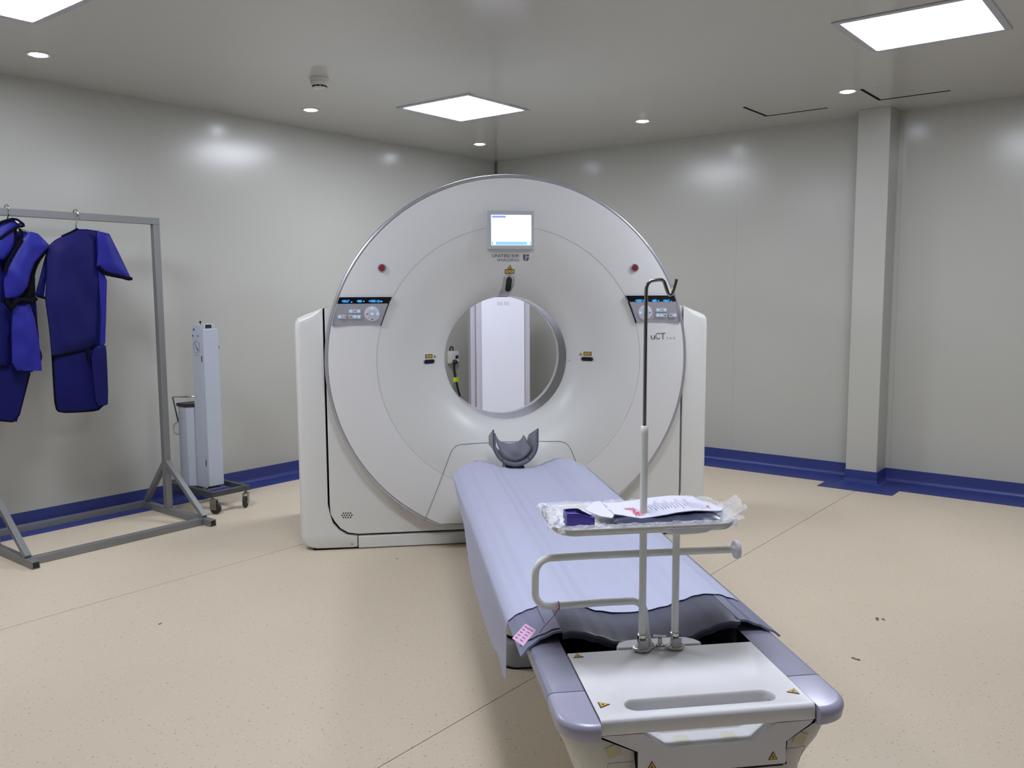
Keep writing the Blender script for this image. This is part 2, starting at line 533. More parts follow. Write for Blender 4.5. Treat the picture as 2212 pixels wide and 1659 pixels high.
cove('baseboard_right_far', [((0, 3.84), (1, 0), .29), ((0, RB), (1, 0), .29)], label=lab + ', right of the column')
# skirting round the column
colb = structure('trim_2', MB(), BLUEV, 'blue vinyl skirting wrapped round the column foot') if False else None
mbc = MB()
mbc.box(.0, .231, 3.604, 3.841, .003, .105)
rings = []
for d, z in ((0.0, .040), (.006, .018), (.022, .007), (.032, .0045)):
    rings.append([(0.0, 3.603 - d, z), (.232 + d, 3.603 - d, z), (.232 + d, 3.842 + d, z), (0.0, 3.842 + d, z)])
mbc.loft(rings, False, False, closed=False)
mbc.prism([(0, 3.485), (.475, 3.485), (.475, 4.015), (0, 4.015)], XY, 0.0006, 0.0045)
structure('trim_2', mbc, BLUEV, 'blue vinyl skirting wrapped round the column foot')
cove('baseboard_near', [((RA, 0), (-1, 0), .2), ((RA, RB), (-1, 0), .2)], label=lab)
cove('baseboard_opposite', [((0, RB), (0, -1), .2), ((RA, RB), (0, -1), .2)], label=lab)

# unseen dark door and window, added to cut light bounced from the rear walls
ADDED_DOOR = mat('added_door_steel_blue', (0.10, 0.12, 0.15), 0.5)
ADDED_GLASS = mat('added_dark_window', (0.02, 0.025, 0.03), 0.06)
dr = structure('added_door_1', MB().box(RA - .05, RA - .001, 4.3, 6.2, 0.003, 2.15), ADDED_DOOR, 'unseen steel-blue door added behind the viewer to cut bounced light', bevel=.004)
part('added_door_handle', MB().tube([(RA - .05, 4.45, .85), (RA - .09, 4.45, .87), (RA - .09, 4.45, 1.25), (RA - .05, 4.45, 1.27)], .012, 10), CHROME, dr)
wd = structure('added_window_1', MB().box(4.2, 7.2, RB - .03, RB - .001, .80, 2.0), ADDED_GLASS, 'unseen wide dark window added behind the viewer to cut bounced light')
mbw = MB().box(4.12, 7.28, RB - .045, RB - .001, 2.0, 2.06).box(4.12, 7.28, RB - .045, RB - .001, .74, .80).box(4.12, 4.2, RB - .045, RB - .001, .80, 2.0).box(7.2, 7.28, RB - .045, RB - .001, .80, 2.0)
part('added_window_frame', mbw, FRAMEM, wd)

# ---------------------------------------------------------------- ceiling lights
def panel_light(a, b, label):
    t = thing('ceiling_panel_light', label, 'ceiling light', ROOM, (a, b, H), 'square flush panels in the ceiling')
    s = .305; w = .034
    mb = MB()
    for x0, x1, y0, y1 in ((-s - w, -s, -s - w, s + w), (s, s + w, -s - w, s + w), (-s, s, -s - w, -s), (-s, s, s, s + w)):
        mb.box(a + x0, a + x1, b + y0, b + y1, H - .007, H - .0005)
    part('frame', mb, FRAMEM, t, bevel=.0015)
    part('diffuser', MB().prism(rrect(a - s, a + s, b - s, b + s, .02), XY, H - .005, H - .001), LIGHTP, t)
panel_light(2.10, 1.45, 'square glowing ceiling panel above the left of the scanner ring')
panel_light(2.10, 4.485, 'square glowing ceiling panel at the top right, above the boxed column')
panel_light(5.21, 1.49, 'square glowing ceiling panel cut off at the top left corner')
panel_light(5.21, 4.485, 'square glowing ceiling panel overhead, outside the photo')
def downlight(a, b, label):
    t = thing('downlight', label, 'ceiling light', ROOM, (a, b, H), 'small round recessed downlights')
    mb = MB().lathe([(.046, H - .0005), (.046, H - .004), (.058, H - .006), (.064, H - .0035), (.064, H - .0005)], (a, b, 0), n=28, closed=True)
    part('ring', mb, DETW, t)
    part('lamp', MB().lathe([(.0455, H - .0008), (.0455, H - .003), (.030, H - .009), (.001, H - .011)], (a, b, 0), n=28), LIGHTS, t)
downlight(4.63, .60, 'round downlight above the clothes rack at the upper left')
downlight(2.77, .585, 'round downlight just below the smoke detector')
downlight(.90, .57, 'round downlight nearest the far corner, over the ring top')
downlight(.885, 2.20, 'round downlight between the far corner and the ceiling hatches')
downlight(.89, 3.74, 'round downlight between the two ceiling hatches')
downlight(.89, 5.28, 'round downlight beyond the column side, outside the photo')
downlight(6.48, .60, 'round downlight behind the viewer, outside the photo')

def hatch(a0, a1, b0, b1, label):
    t = thing('access_hatch', label, 'hatch', ROOM, (a0, b0, H), 'flush ceiling access hatches')
    g = .020
    part('gap', MB().box(a0 - g, a0, b0 - g, b1, H - .0022, H - .0002).box(a0, a1, b0 - g, b0, H - .0022, H - .0002), GAP, t, label='dark open gap on two sides')
    part('lid', MB().box(a0, a1, b0, b1, H - .0008, H - .0001), CEIL, t)
hatch(.462, .86, 3.02, 3.46, 'flush ceiling hatch with a dark gap, left of the column')
hatch(.49, .89, 3.838, 4.27, 'flush ceiling hatch with a dark gap, right above the column')

# smoke detector
sa, sb = 3.32, 1.36
t = thing('smoke_detector', 'round white smoke detector hanging from the ceiling beside the centre light panel', 'smoke detector', ROOM, (sa, sb, H))
part('base_plate', MB().lathe([(.060, H - .0003), (.060, H - .014), (.057, H - .018), (.001, H - .018)], (sa, sb, 0), n=32), DETW, t)
part('housing', MB().lathe([(.056, H - .018), (.056, H - .026), (.051, H - .041), (.046, H - .047), (.001, H - .047)], (sa, sb, 0), n=32), DETW, t)
mb = MB()
for k in range(10):
    a = 2 * pi * k / 10
    for zz in (.0485, .0545):
        p = [(.043 * cos(a + da) + sa, .043 * sin(a + da) + sb, H - zz) for da in (-.25, -.08, .08, .25)]
        mb.tube(p, .0028, 5)
part('vent_ring', mb, BLK, t, label='black slotted smoke inlet')
part('cap', MB().lathe([(.0415, H - .047), (.0415, H - .058), (.035, H - .061), (.001, H - .062)], (sa, sb, 0), n=32), DETW, t)

# ================================================================ SCANNER GANTRY
CZ = 1.067
def ysurf(x, z):
    r = hypot(x, z - CZ)
    prof = [(0, .10), (.358, .10), (.366, .072), (.385, .042), (.42, .004), (.47, -.032), (.53, -.062), (.60, -.083), (.67, -.094), (.743, -.098), (.80, -.104), (.90, -.103), (.98, -.097), (1.02, -.090), (2, -.09)]
    for (r0, y0), (r1, y1) in zip(prof, prof[1:]):
        if r <= r1: return y0 + (y1 - y0) * (r - r0) / (r1 - r0)
    return -.09
def on(eps=.0015):
    return lambda a, b: (a, ysurf(a, b) - eps, b)
def on3(a, b, d):
    return (a, ysurf(a, b) - d, b)

gant = thing('ct_scanner_gantry', 'large white ring-shaped CT scanner with a round bore and top screen', 'scanner', SCAN, (0, 0, 0))
# silhouette of the body, seen from the front
def body_top(x):
    x = abs(x)
    return min(1.90, 1.318 + (1.177 - x) * .34)
outl_cover_l = [(-1.177, .012)] 
def side_cover(sg):
    # big outer cover: rounded outer edge, ends at the dark joint
    inner = [(1.034, 1.366), (1.034, 1.1), (1.034, .6), (1.034, .26), (1.0225, .205), (1.008, .155), (.975, .112), (.93, .084), (.872, .0745), (.872, .006)]
    outer = [(.90, .004), (1.11, .006), (1.155, .018), (1.182, .045), (1.190, .09), (1.190, 1.25), (1.186, 1.290), (1.172, 1.312), (1.13, 1.331)]
    poly = [(sg * x, z) for x, z in inner + outer]
    rings = []
    cx, cz = 1.05 * sg, .6
    def shrink(p, d):
        x, z = p; ax = abs(x)
        if ax > 1.035: x = sg * (ax - d * min(1, (ax - 1.035) / .1))
        if z < .004 + .03: z += d * .3
        if z > 1.31 and ax > 1.06: z -= d * .6
        return (x, z)
    lay = [(0.0, .040), (.004, .022), (.014, .010), (.032, .002), (.06, 0), (.90, 0)]
    for y, d in lay:
        rings.append([(x, y, z) for x, z in (shrink(p, d) for p in poly)])
    mb = MB(); n = len(poly)
    v = [p for r in rings for p in r]; f = []
    for i in range(len(rings) - 1):
        for k in range(n):
            l = (k + 1) % n
            f.append((i * n + k, i * n + l, (i + 1) * n + l, (i + 1) * n + k))
    f.append(tuple(range(n))); f.append(tuple((len(rings) - 1) * n + k for k in reversed(range(n))))
    mb.add(v, f)
    return mb
part('side_cover', side_cover(-1), SHELLW, gant, angle=50)
part('side_cover', side_cover(1), SHELLW, gant, angle=50)
part('plinth_cover', MB().box(-.869, .869, 0.0, .30, .005, .0735), SHELLW, gant, bevel=.004)
part('floor_gap', MB().box(-1.12, 1.12, .012, .88, .0005, .006), GAP, gant)
def polar(outer, inner, layers_o, layers_i, n, mp):
    pass
# front cover behind the ring, with rounded lower corners
fc = [(-1.0225, 1.363), (-.90, 1.41), (-.70, 1.50), (-.4, 1.62), (0, 1.66), (.4, 1.62), (.70, 1.50), (.90, 1.41), (1.0225, 1.363),
      (1.0225, 1.1), (1.0225, .6), (1.0225, .262), (1.02, .208), (0.9970, .163), (.967, .1235), (.925, .0965), (.87, .0865),
      (.5, .0865), (0, .0865), (-.5, .0865), (-.87, .0865), (-.925, .0965), (-.967, .1235), (-0.9970, .163), (-1.02, .208), (-1.0225, .262), (-1.0225, .6), (-1.0225, 1.1)]
def ring_prism(outer, rin, cz, y0, y1, bev=.004, n=160):
    """plate with a round hole; outer outline given as polygon, resampled by angle round the bore centre"""
    def hit(a):
        dx, dz = cos(a), sin(a); best = None
        m = len(outer)
        for i in range(m):
            x1, z1 = outer[i]; x2, z2 = outer[(i + 1) % m]
            z1 -= cz; z2 -= cz
            den = dx * (z2 - z1) - dz * (x2 - x1)
            if abs(den) < 1e-9: continue
            t = (x1 * (z2 - z1) - z1 * (x2 - x1)) / den
            s = (x1 * dz - z1 * dx) / den
            if t > 0 and -1e-6 <= s <= 1 + 1e-6: best = t if best is None else max(best, t)
        return best
    angs = sorted(set([round(2 * pi * k / n, 5) for k in range(n)] + [round(atan2(z - cz, x) % (2 * pi), 5) for x, z in outer]))
    R = [hit(a) for a in angs]
    rings = []
    for r_fn, y in ((lambda R_: rin, y0), (lambda R_: R_ - bev, y0), (lambda R_: R_, y0 + bev), (lambda R_: R_, y1), (lambda R_: rin, y1)):
        rings.append([(r_fn(Ri) * cos(a), y, cz + r_fn(Ri) * sin(a)) for a, Ri in zip(angs, R)])
    rings.append(rings[0])
    return MB().loft(rings, False, False)
part('joint', ring_prism([(-1.045, 1.36), (-.9, 1.405), (-.66, 1.72), (.66, 1.72), (.9, 1.405), (1.045, 1.36), (1.045, .02), (-1.045, .02)], .75, CZ, .036, .046), GAP, gant, label='black recessed joint round the front cover')
part('front_cover', ring_prism(fc, .75, CZ, 0.0, .034), SHELLW, gant)
# body carcass behind, follows the ring
carc = [(-1.03, 1.362), (-.93, 1.40), (-.88, 1.47)] + [(.96 * cos(radians(a)), CZ + .96 * sin(radians(a))) for a in range(155, 24, -5)] + [(.88, 1.47), (.93, 1.40), (1.03, 1.362), (1.03, .02), (-1.03, .02)]
part('carcass', ring_prism(carc, .60, CZ, .05, .88), SHELLW, gant)
# the big ring fascia with flat foot
def fascia_poly(R, foot):
    p = []
    for k in range(240):
        a = 2 * pi * k / 240
        x, z = R * cos(a), CZ + R * sin(a)
        if z < foot:
            t = (foot - z)
            z = foot - t * .04
            x = x * (1 - .0)
        p.append((x, z))
    return p
ring_o = fascia_poly(1.022, .128)
def lay_ring(Rout, foot, y):
    pts = []
    for k in range(240):
        a = 2 * pi * k / 240
        x, z = Rout * cos(a), CZ + Rout * sin(a)
        z = max(z, foot)
        pts.append((x, y, z))
    return pts
def circ_ring(R, y, n=240):
    return [(R * cos(2 * pi * k / n), y, CZ + R * sin(2 * pi * k / n)) for k in range(n)]
prof = [(.7435, .0), (.7435, -.0985), (.80, -.104), (.90, -.103), (.97, -.098), (1.003, -.0935), (1.0045, -.088), (1.0045, 0.0)]
rings = []
for r, y in prof:
    rings.append(lay_ring(r, .150 if r > .98 else .165, y) if r > .90 else circ_ring(r, y))
rings.append(rings[0])
part('ring_fascia', MB().loft(rings, False, False), DISCW, gant, angle=45)
rings = [lay_ring(1.0055, .149, -.004), lay_ring(1.0055, .149, -.0885), lay_ring(1.012, .144, -.0935), lay_ring(1.020, .138, -.0895), lay_ring(1.024, .134, -.078), lay_ring(1.024, .134, -.004)]
rings.append(rings[0])
part('ring_edge', MB().loft(rings, False, False), SILV, gant, label='silver rim of the ring', angle=45)
# funnel to the bore
pf = [(.7420, -.0975), (.70, -.0955), (.67, -.094), (.60, -.083), (.53, -.062), (.47, -.032), (.42, .004), (.385, .042), (.366, .072), (.3585, .100)]
pf = chaikin(pf, 1, False)
back = [(.3585, .115), (.40, .115), (.46, .10), (.56, .02), (.742, -.02)]
part('bore_funnel', MB().lathe(pf + back, (0, 0, CZ), axis=1, n=128, closed=True), FUNW, gant, angle=60)
part('bore_liner', MB().lathe([(.3585, .116), (.3585, .335), (.372, .335), (.372, .116)], (0, 0, CZ), axis=1, n=96, closed=True), TUBEG, gant, label='dark grey bore liner')
part('rear_funnel', MB().lathe([(.3575, .337), (.3575, .40), (.385, .47), (.45, .60), (.58, .80), (.62, .882), (.64, .882), (.60, .80), (.40, .40), (.375, .337)], (0, 0, CZ), axis=1, n=96, closed=True), FUNW, gant, angle=60)
# seams of the removable lower panel, following the surface
seam = [(-.497, .170), (-.345, .550), (-.333, .572), (-.312, .590), (-.285, .597), (.285, .597), (.312, .590), (.333, .572), (.345, .550), (.497, .170)]
sp = densify(seam, .02, False)
def ribbon(pts, w, eps):
    mb = MB(); L = []; Rr_ = []
    for i, p in enumerate(pts):
        a = pts[max(0, i - 1)]; b = pts[min(len(pts) - 1, i + 1)]
        dx, dz = b[0] - a[0], b[1] - a[1]; l = hypot(dx, dz); nx, nz = -dz / l * w / 2, dx / l * w / 2
        L.append(on(eps)(p[0] + nx, p[1] + nz)); Rr_.append(on(eps)(p[0] - nx, p[1] - nz))
    n = len(pts)
    mb.add(L + Rr_, [(i, i + 1, n + i + 1, n + i) for i in range(n - 1)])
    return mb
part('panel_joint', ribbon(sp, .0028, .0012), INK, gant)
part('ring_joint', MB().lathe([(.7418, -.0965), (.7436, -.0965), (.7436, -.094), (.7418, -.094)], (0, 0, CZ), axis=1, n=128, closed=True), INKS, gant)

# top monitor
(mx0_, mz1_), (mx1_, mz0_) = [(-0.1317, 1.891), (0.1281, 1.681)]
MONX = (mx0_, mx1_, mz0_, mz1_)
mon = MB().prism(rrect(*MONX, .010), XZ, -.128, -.07)
mo = part('monitor', mon, SCREENG, gant, bevel=.004)
def flat(yv):
    return lambda a, b: (a, yv, b)
(smx0, smz1), (smx1, smz0) = [(-0.1106, 1.867), (0.1098, 1.704)]
part('screen', MB().prism(rrect(smx0, smx1, smz0, smz1, .001, 1), XZ, -.1300, -.1270), SCREEN, mo)
part('screen_header', MB().box(smx0 + .001, smx1 - .001, -.1306, -.1302, smz1 - .018, smz1 - .001), SCRTOP, mo)
part('screen_tab', MB().box(smx0 + .004, smx0 + .080, -.1312, -.1307, smz1 - .0155, smz1 - .004), SCRTAB, mo)
part('screen_footer', MB().box(smx0 + .001, smx1 - .001, -.1306, -.1302, smz0 + .0015, smz0 + .0195), SCRBAR, mo)
for cx in (smx0 + .017, smx1 - .016):
    part('screen_icon', MB().prism(circle(cx, smz0 + .0105, .0075, 14), XZ, -.1314, -.1307), SCREEN, mo)
part('screen_digits', text_in('( ]( ] × (', smx1 - .056, smx1 - .006, smz1 - .047, smz1 - .036, flat(-.1316), .03), FAINT, mo)
part('screen_digits', text_in('( ]( ] × (', smx1 - .056, smx1 - .006, smz1 - .083, smz1 - .072, flat(-.1316), .03), FAINT, mo)
# maker's lettering under the screen
part('lettering', text_in('UNITED', -.102, .0005, 1.6405, 1.657, on(), .013), INK, gant)
part('lettering', text_in('联影', .008, .0515, 1.6400, 1.657, on(), .0), INK, gant)
part('lettering', text_in('IMAGING', -.070, .0515, 1.6180, 1.6335, on(), .0), INK, gant)
em = MB()
def flatpoly(mb, poly, fn):
    poly = list(poly)
    mb.add([fn(a, b) for a, b in poly], [tuple(range(len(poly)))])
ex, ez, es = .072, 1.6200, .0335
E_ = lambda pts: [(ex + a * es, ez + b * es * 1.09) for a, b in pts]
flatpoly(em, E_([(0, 1), (.40, 1), (.40, .42), (.44, .2), (.40, .04), (.28, .06), (.12, .18), (.03, .36), (0, .5)]), on())
flatpoly(em, E_([(.52, .68), (1, .68), (1, 1), (.55, 1)]), on())
flatpoly(em, E_([(.62, .56), (1, .56), (1, .42), (.95, .22), (.82, .08), (.62, .0), (.48, .02), (.52, .12), (.60, .3)]), on())
part('emblem', em, INK, gant)
# warning labels
def label_rect(x0, x1, z0, z1, tri, host):
    part('laser_label', MB().prism([(x0, z0), (x1, z0), (x1, z1), (x0, z1)], on3, .0004, .0012), BLK, host)
    d = .0035
    part('laser_label_face', MB().prism([(x0 + d, z0 + d), (x1 - d, z0 + d), (x1 - d, z1 - d), (x0 + d, z1 - d)], on3, .0010, .0018), YELL, host)
    cx = (x0 + x1) / 2; cz = (z0 + z1) / 2
    part('laser_label_print', text_in('≡ ∆ ≡', cx - .012, cx + .012, cz - .006, cz + .006, on(.0023)), INKD, host)
def tri_label(cx, z0, s, host, out=on3, name='warning_label'):
    part(name, MB().prism([(cx - s / 2, z0), (cx + s / 2, z0), (cx, z0 + s * .9)], out, .0004, .0012), BLK, host)
    q = .78
    part(name + '_face', MB().prism([(cx - s * q / 2, z0 + s * .075), (cx + s * q / 2, z0 + s * .075), (cx, z0 + s * .075 + s * .9 * q)], out, .0010, .0018), YELL, host)
    part(name + '_print', MB().prism(circle(cx, z0 + s * .32, s * .10, 8), out, .0016, .0024), INKD, host)
label_rect(-.026, .028, 1.551, 1.575, 0, gant)
tri_label(.001, 1.5765, .027, gant)
label_rect(-.474, -.434, 1.083, 1.105, 0, gant)
tri_label(-.420, 1.083, .019, gant)
label_rect(.434, .474, 1.083, 1.105, 0, gant)
tri_label(.420, 1.083, .019, gant)
# alignment-laser windows at both sides
for sg in (-1, 1):
    hs = part('laser_bezel', MB().prism(rrect(sg * .452 - .034, sg * .452 + .034, 1.050, 1.0775, .0135), on3, .0002, .0032), SILV, gant, bevel=.001)
    part('laser_window', MB().prism(rrect(sg * .452 - .029, sg * .452 + .029, 1.053, 1.0745, .0107), on3, .0028, .0042), BLACKG, hs)
# curved top laser housing running into the bore
def tl(u_, v_):
    z = 1.545 - v_ * .125
    cxx = .001 - .030 * max(0, v_ - .35) ** 1.6 * 1.8
    w = .036
    x = cxx + (u_ - .5) * 2 * w
    top = sqrt(max(0, 1 - ((.22 - v_) / .22) ** 2)) if v_ < .22 else 1
    x = cxx + (u_ - .5) * 2 * w * (.12 + .88 * top)
    bul = .016 * (1 - abs(2 * u_ - 1) ** 3)
    return (x, ysurf(cxx, z) - bul + .003, z)
th = part('top_laser_housing', MB().grid(tl, 16, 24), SILV, gant, label='silver curved housing of the top laser', angle=60)
def on_h(a, b, d):
    return (a, ysurf(a, b) - .0185 - d, b)
part('laser_window', MB().prism(rrect(-.0165, .0155, 1.452, 1.530, .0155), on_h, -.004, .003), BLACKG, th)
# emergency buttons
for sg in (-1, 1):
    c = (sg * .704, 0, 1.582)
    y0 = ysurf(c[0], c[2])
    bz = part('emergency_button', MB().lathe([(.001, y0 - .004), (.0185, y0 - .004), (.0195, y0 - .010), (.0225, y0 - .009), (.0235, y0 + .001)], (c[0], 0, c[2]), axis=1, n=28), SILV, gant, label='silver collar round the red button')
    part('button_cap', MB().lathe([(.001, y0 - .012), (.013, y0 - .0115), (.0155, y0 - .009), (.0155, y0 - .003)], (c[0], 0, c[2]), axis=1, n=24), RED, bz, label='dark red push button')
# control panels
def zc(R, z, sg):
    return sg * sqrt(R * R - (z - CZ) ** 2)
for sg in (-1, 1):
    Yp = -.112
    zt, zm, zb = 1.4255, 1.391, 1.2725
    out_p = [(zc(1.000, z, sg), z) for z in [zm - (zm - zb) * k / 8 for k in range(9)]]
    in_p = [(zc(.7478, z, sg), z) for z in [zb + (zm - zb) * k / 8 for k in range(9)]]
    def face(a, b, d):
        dz = max(0, (zb + .014) - b)
        return (a, Yp + d + dz * .55, b)
    cp = part('control_panel', MB().prism(out_p + in_p, face, 0, .03), PANELG, gant, label='silver control panel strip')
    out_b = [(zc(1.0005, z, sg), z) for z in (zt, (zt + zm) / 2, zm)]
    in_b = [(zc(.7450, z, sg), z) for z in (zm, (zt + zm) / 2, zt)]
    dp = part('display_strip', MB().prism(out_b + in_b, XZ, Yp - .001, Yp + .03), BLACKG, gant, label='black display strip with blue digits')
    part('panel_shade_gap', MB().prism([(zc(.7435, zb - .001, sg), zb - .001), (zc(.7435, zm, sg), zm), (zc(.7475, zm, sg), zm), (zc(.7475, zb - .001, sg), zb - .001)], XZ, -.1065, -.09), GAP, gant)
    F = flat(Yp - .0018)
    if sg < 0:
        txts = [('+000.0°', [(-0.9224, 1.397), (-0.8809, 1.412)]), ('∠', [(-0.8754, 1.397), (-0.8646, 1.406)]), ('·480', [(-0.8439, 1.397), (-0.8145, 1.411)]), ('+', [(-0.8099, 1.399), (-0.7998, 1.408)]), ('+000', [(-0.7798, 1.397), (-0.7412, 1.411)]), ('10', [(-0.7358, 1.396), (-0.7201, 1.41)]), ('➧', [(-0.7174, 1.397), (-0.7028, 1.407)])]
        dpad = [(-0.7614, 1.335)][0]
        rows = [[(-0.8757, 1.35), (-0.8543, 1.35), (-0.8332, 1.35)], [(-0.9342, 1.321), (-0.9121, 1.321), (-0.8752, 1.321), (-0.8543, 1.321), (-0.8329, 1.32)]]
        lit = [(1, 0, 1), (1, 0, 0, 1, 1)]
    else:
        txts = [('+000', [(0.7071, 1.39), (0.7447, 1.405)]), ('10', [(0.7511, 1.39), (0.7658, 1.404)]), ('➧', [(0.77, 1.392), (0.784, 1.401)]), ('·480', [(0.8039, 1.389), (0.8325, 1.404)]), ('+', [(0.8378, 1.392), (0.8483, 1.401)]), ('+000.0°', [(0.8697, 1.389), (0.909, 1.403)]), ('∠', [(0.9133, 1.389), (0.923, 1.397)])]
        dpad = [(0.7659, 1.329)][0]
        rows = [[(0.8398, 1.344), (0.8611, 1.344), (0.8823, 1.344)], [(0.8402, 1.314), (0.8615, 1.314), (0.8828, 1.313), (0.9189, 1.313), (0.9408, 1.313)]]
        lit = [(1, 0, 1), (1, 1, 0, 0, 1)]
    for s_, ((xa, za), (xb, zb2)) in txts:
        part('digits', text_in(s_, min(xa, xb), max(xa, xb), min(za, zb2), max(za, zb2), F, .018), DIGIT, dp)
    ic = 0
    for row, li in zip(rows, lit):
        for (bx, bz_), l_ in zip(row, li):
            w = .0102
            bb = part('button', MB().prism(rrect(bx - w, bx + w, bz_ - w, bz_ + w, .002, 2), XZ, Yp - .003, Yp + .002), BTN, cp)
            if l_: part('button_light', MB().prism(circle(bx, bz_, .0065, 10), XZ, Yp - .0037, Yp - .0028), BTNLIT, cp)
            else: part('button_icon', text_in(['➧', '◁', '▲'][ic % 3], bx - .006, bx + .006, bz_ - .0045, bz_ + .0045, flat(Yp - .0034), .01), INKD, cp)
            ic += 1
    dx_, dz_ = dpad
    part('dial_pad', MB().lathe([(.001, Yp - .005), (.036, Yp - .005), (.0405, Yp - .003), (.0415, Yp + .002)], (dx_, 0, dz_), axis=1, n=40), BTN, cp)
    mb = MB()
    mb.lathe([(.0168, Yp - .0056), (.0178, Yp - .0056), (.0178, Yp - .0048), (.0168, Yp - .0048)], (dx_, 0, dz_), axis=1, n=32, closed=True)
    for k in range(4):
        a = pi / 4 + k * pi / 2
        mb.bar((dx_ + .018 * cos(a), Yp - .0052, dz_ + .018 * sin(a)), (dx_ + .038 * cos(a), Yp - .0052, dz_ + .038 * sin(a)), .0008, .0008)
    part('dial_lines', mb, INKS, cp)
    part('dial_light', MB().prism(circle(dx_, dz_ + .029, .0068, 10), XZ, Yp - .0062, Yp - .0048), BTNLIT, cp)
    part('dial_light', MB().prism(circle(dx_ - sg * .029, dz_, .0075, 10), XZ, Yp - .0062, Yp - .0048), BTNLIT, cp)
    part('dial_light', MB().prism(rrect(dx_ - .010, dx_ + .010, dz_ - .0045, dz_ + .0045, .004, 3), XZ, Yp - .0062, Yp - .0048), BTNLIT, cp)
    part('dial_arrow', MB().prism([(dx_ + sg * .033, dz_), (dx_ + sg * .025, dz_ - .005), (dx_ + sg * .025, dz_ + .005)], XZ, Yp - .0062, Yp - .0048), INKD, cp)
    part('dial_arrow', MB().prism([(dx_, dz_ - .034), (dx_ - .006, dz_ - .027), (dx_ + .006, dz_ - .027)], XZ, Yp - .0062, Yp - .0048), INKD, cp)
# model lettering on the right
for ch, ((ua, ub), (uc, ud)) in (('u', [(0.8038, 1.177), (0.8279, 1.199)]), ('C', [(0.8304, 1.177), (0.8583, 1.214)]), ('T', [(0.861, 1.176), (0.8901, 1.213)])):
    part('lettering', text_in(ch, ua, uc, ub, ud, on(), .0), INK, gant)
(ua, ub), (uc, ud) = [(0.8989, 1.177), (0.9468, 1.189)]
part('lettering', text_in('7  6  0', ua, uc, ub, ud, on(), .0), INK, gant)
# speaker holes at the lower left of the front cover
mb = MB()
hx, hz = [(-0.9287, 0.1977)][0]
for row, n_ in ((1, 4), (0, 5), (-1, 4)):
    for k in range(n_):
        x = hx + (k - (n_ - 1) / 2) * .0135; z = hz + row * .0125
        mb.prism(circle(x, z, .0042, 10), XZ, -.0008, .003)
part('speaker_holes', mb, GAP, gant, label='cluster of thirteen small round speaker holes')
part('screw_cap', MB().lathe([(.001, -.002), (.006, -.002), (.007, .001)], (-.905, 0, .030), axis=1, n=14), INKS, gant)
part('cover_joint', MB().box(-.8735, -.8715, -.0006, .004, .007, .073), GAP, gant)
part('screw_dot', MB().prism([(zc(.366, CZ, 1), CZ - .02), (zc(.366, CZ, 1) + .004, CZ - .02), (zc(.366, CZ, 1) + .004, CZ - .016), (zc(.366, CZ, 1), CZ - .016)], on3, .0005, .003), INKD, gant)

# ================================================================ PATIENT TABLE
tb = thing('patient_table', 'long white and lavender-grey patient table running from the viewer to the scanner', 'patient table', SCAN, (0, -1.6, 0))
ZT = .53
def rr_plan(hw, yn, yf, r, z, n=8):
    return [(x, y, z) for x, y in rrect(-hw, hw, yn, yf, r, n)]
# plinth on the floor and lift column
part('plinth', MB().loft([rr_plan(.262, -1.70, -.125, .06, 0.004), rr_plan(.265, -1.703, -.125, .06, .02), rr_plan(.265, -1.703, -.125, .06, .098), rr_plan(.259, -1.697, -.125, .055, .106)]), PLINTH, tb)
part('plinth_edge', MB().loft([rr_plan(.266, -1.704, -.125, .06, 0.0), rr_plan(.266, -1.704, -.125, .06, .005)]), GAP, tb)
part('plinth_gap', MB().loft([rr_plan(.245, -1.68, -.13, .055, .106), rr_plan(.245, -1.68, -.13, .055, .122)]), GAP, tb)
part('lift_column', MB().loft([rr_plan(.250, -1.685, -.14, .055, .122), rr_plan(.256, -1.69, -.14, .055, .13), rr_plan(.256, -1.69, -.14, .055, .40)]), CREAM, tb)
# upper shell, hull-like
lv = [(.515, .318, -3.118, .085), (.49, .322, -3.125, .09), (.455, .316, -3.122, .09), (.4505, .3145, -3.1218, .09), (.425, .302, -3.118, .085), (.40, .283, -3.112, .08),
      (.375, .266, -3.108, .075), (.35, .257, -3.104, .07), (.31, .254, -3.10, .065), (.285, .250, -3.095, .06)]
def shell_ring(hw, yn, r, z, notch):
    p = rr_plan(hw, yn, -.46, r, z)
    yb = -3.03 if notch else yn
    return p[:27] + [(-.163, yn, z), (-.163, yb, z), (.168, yb, z), (.168, yn, z)] + p[27:]
part('shell', MB().loft([shell_ring(hw, yn, r, z, z > .452) for z, hw, yn, r in lv], False, True), CREAM, tb, angle=50)
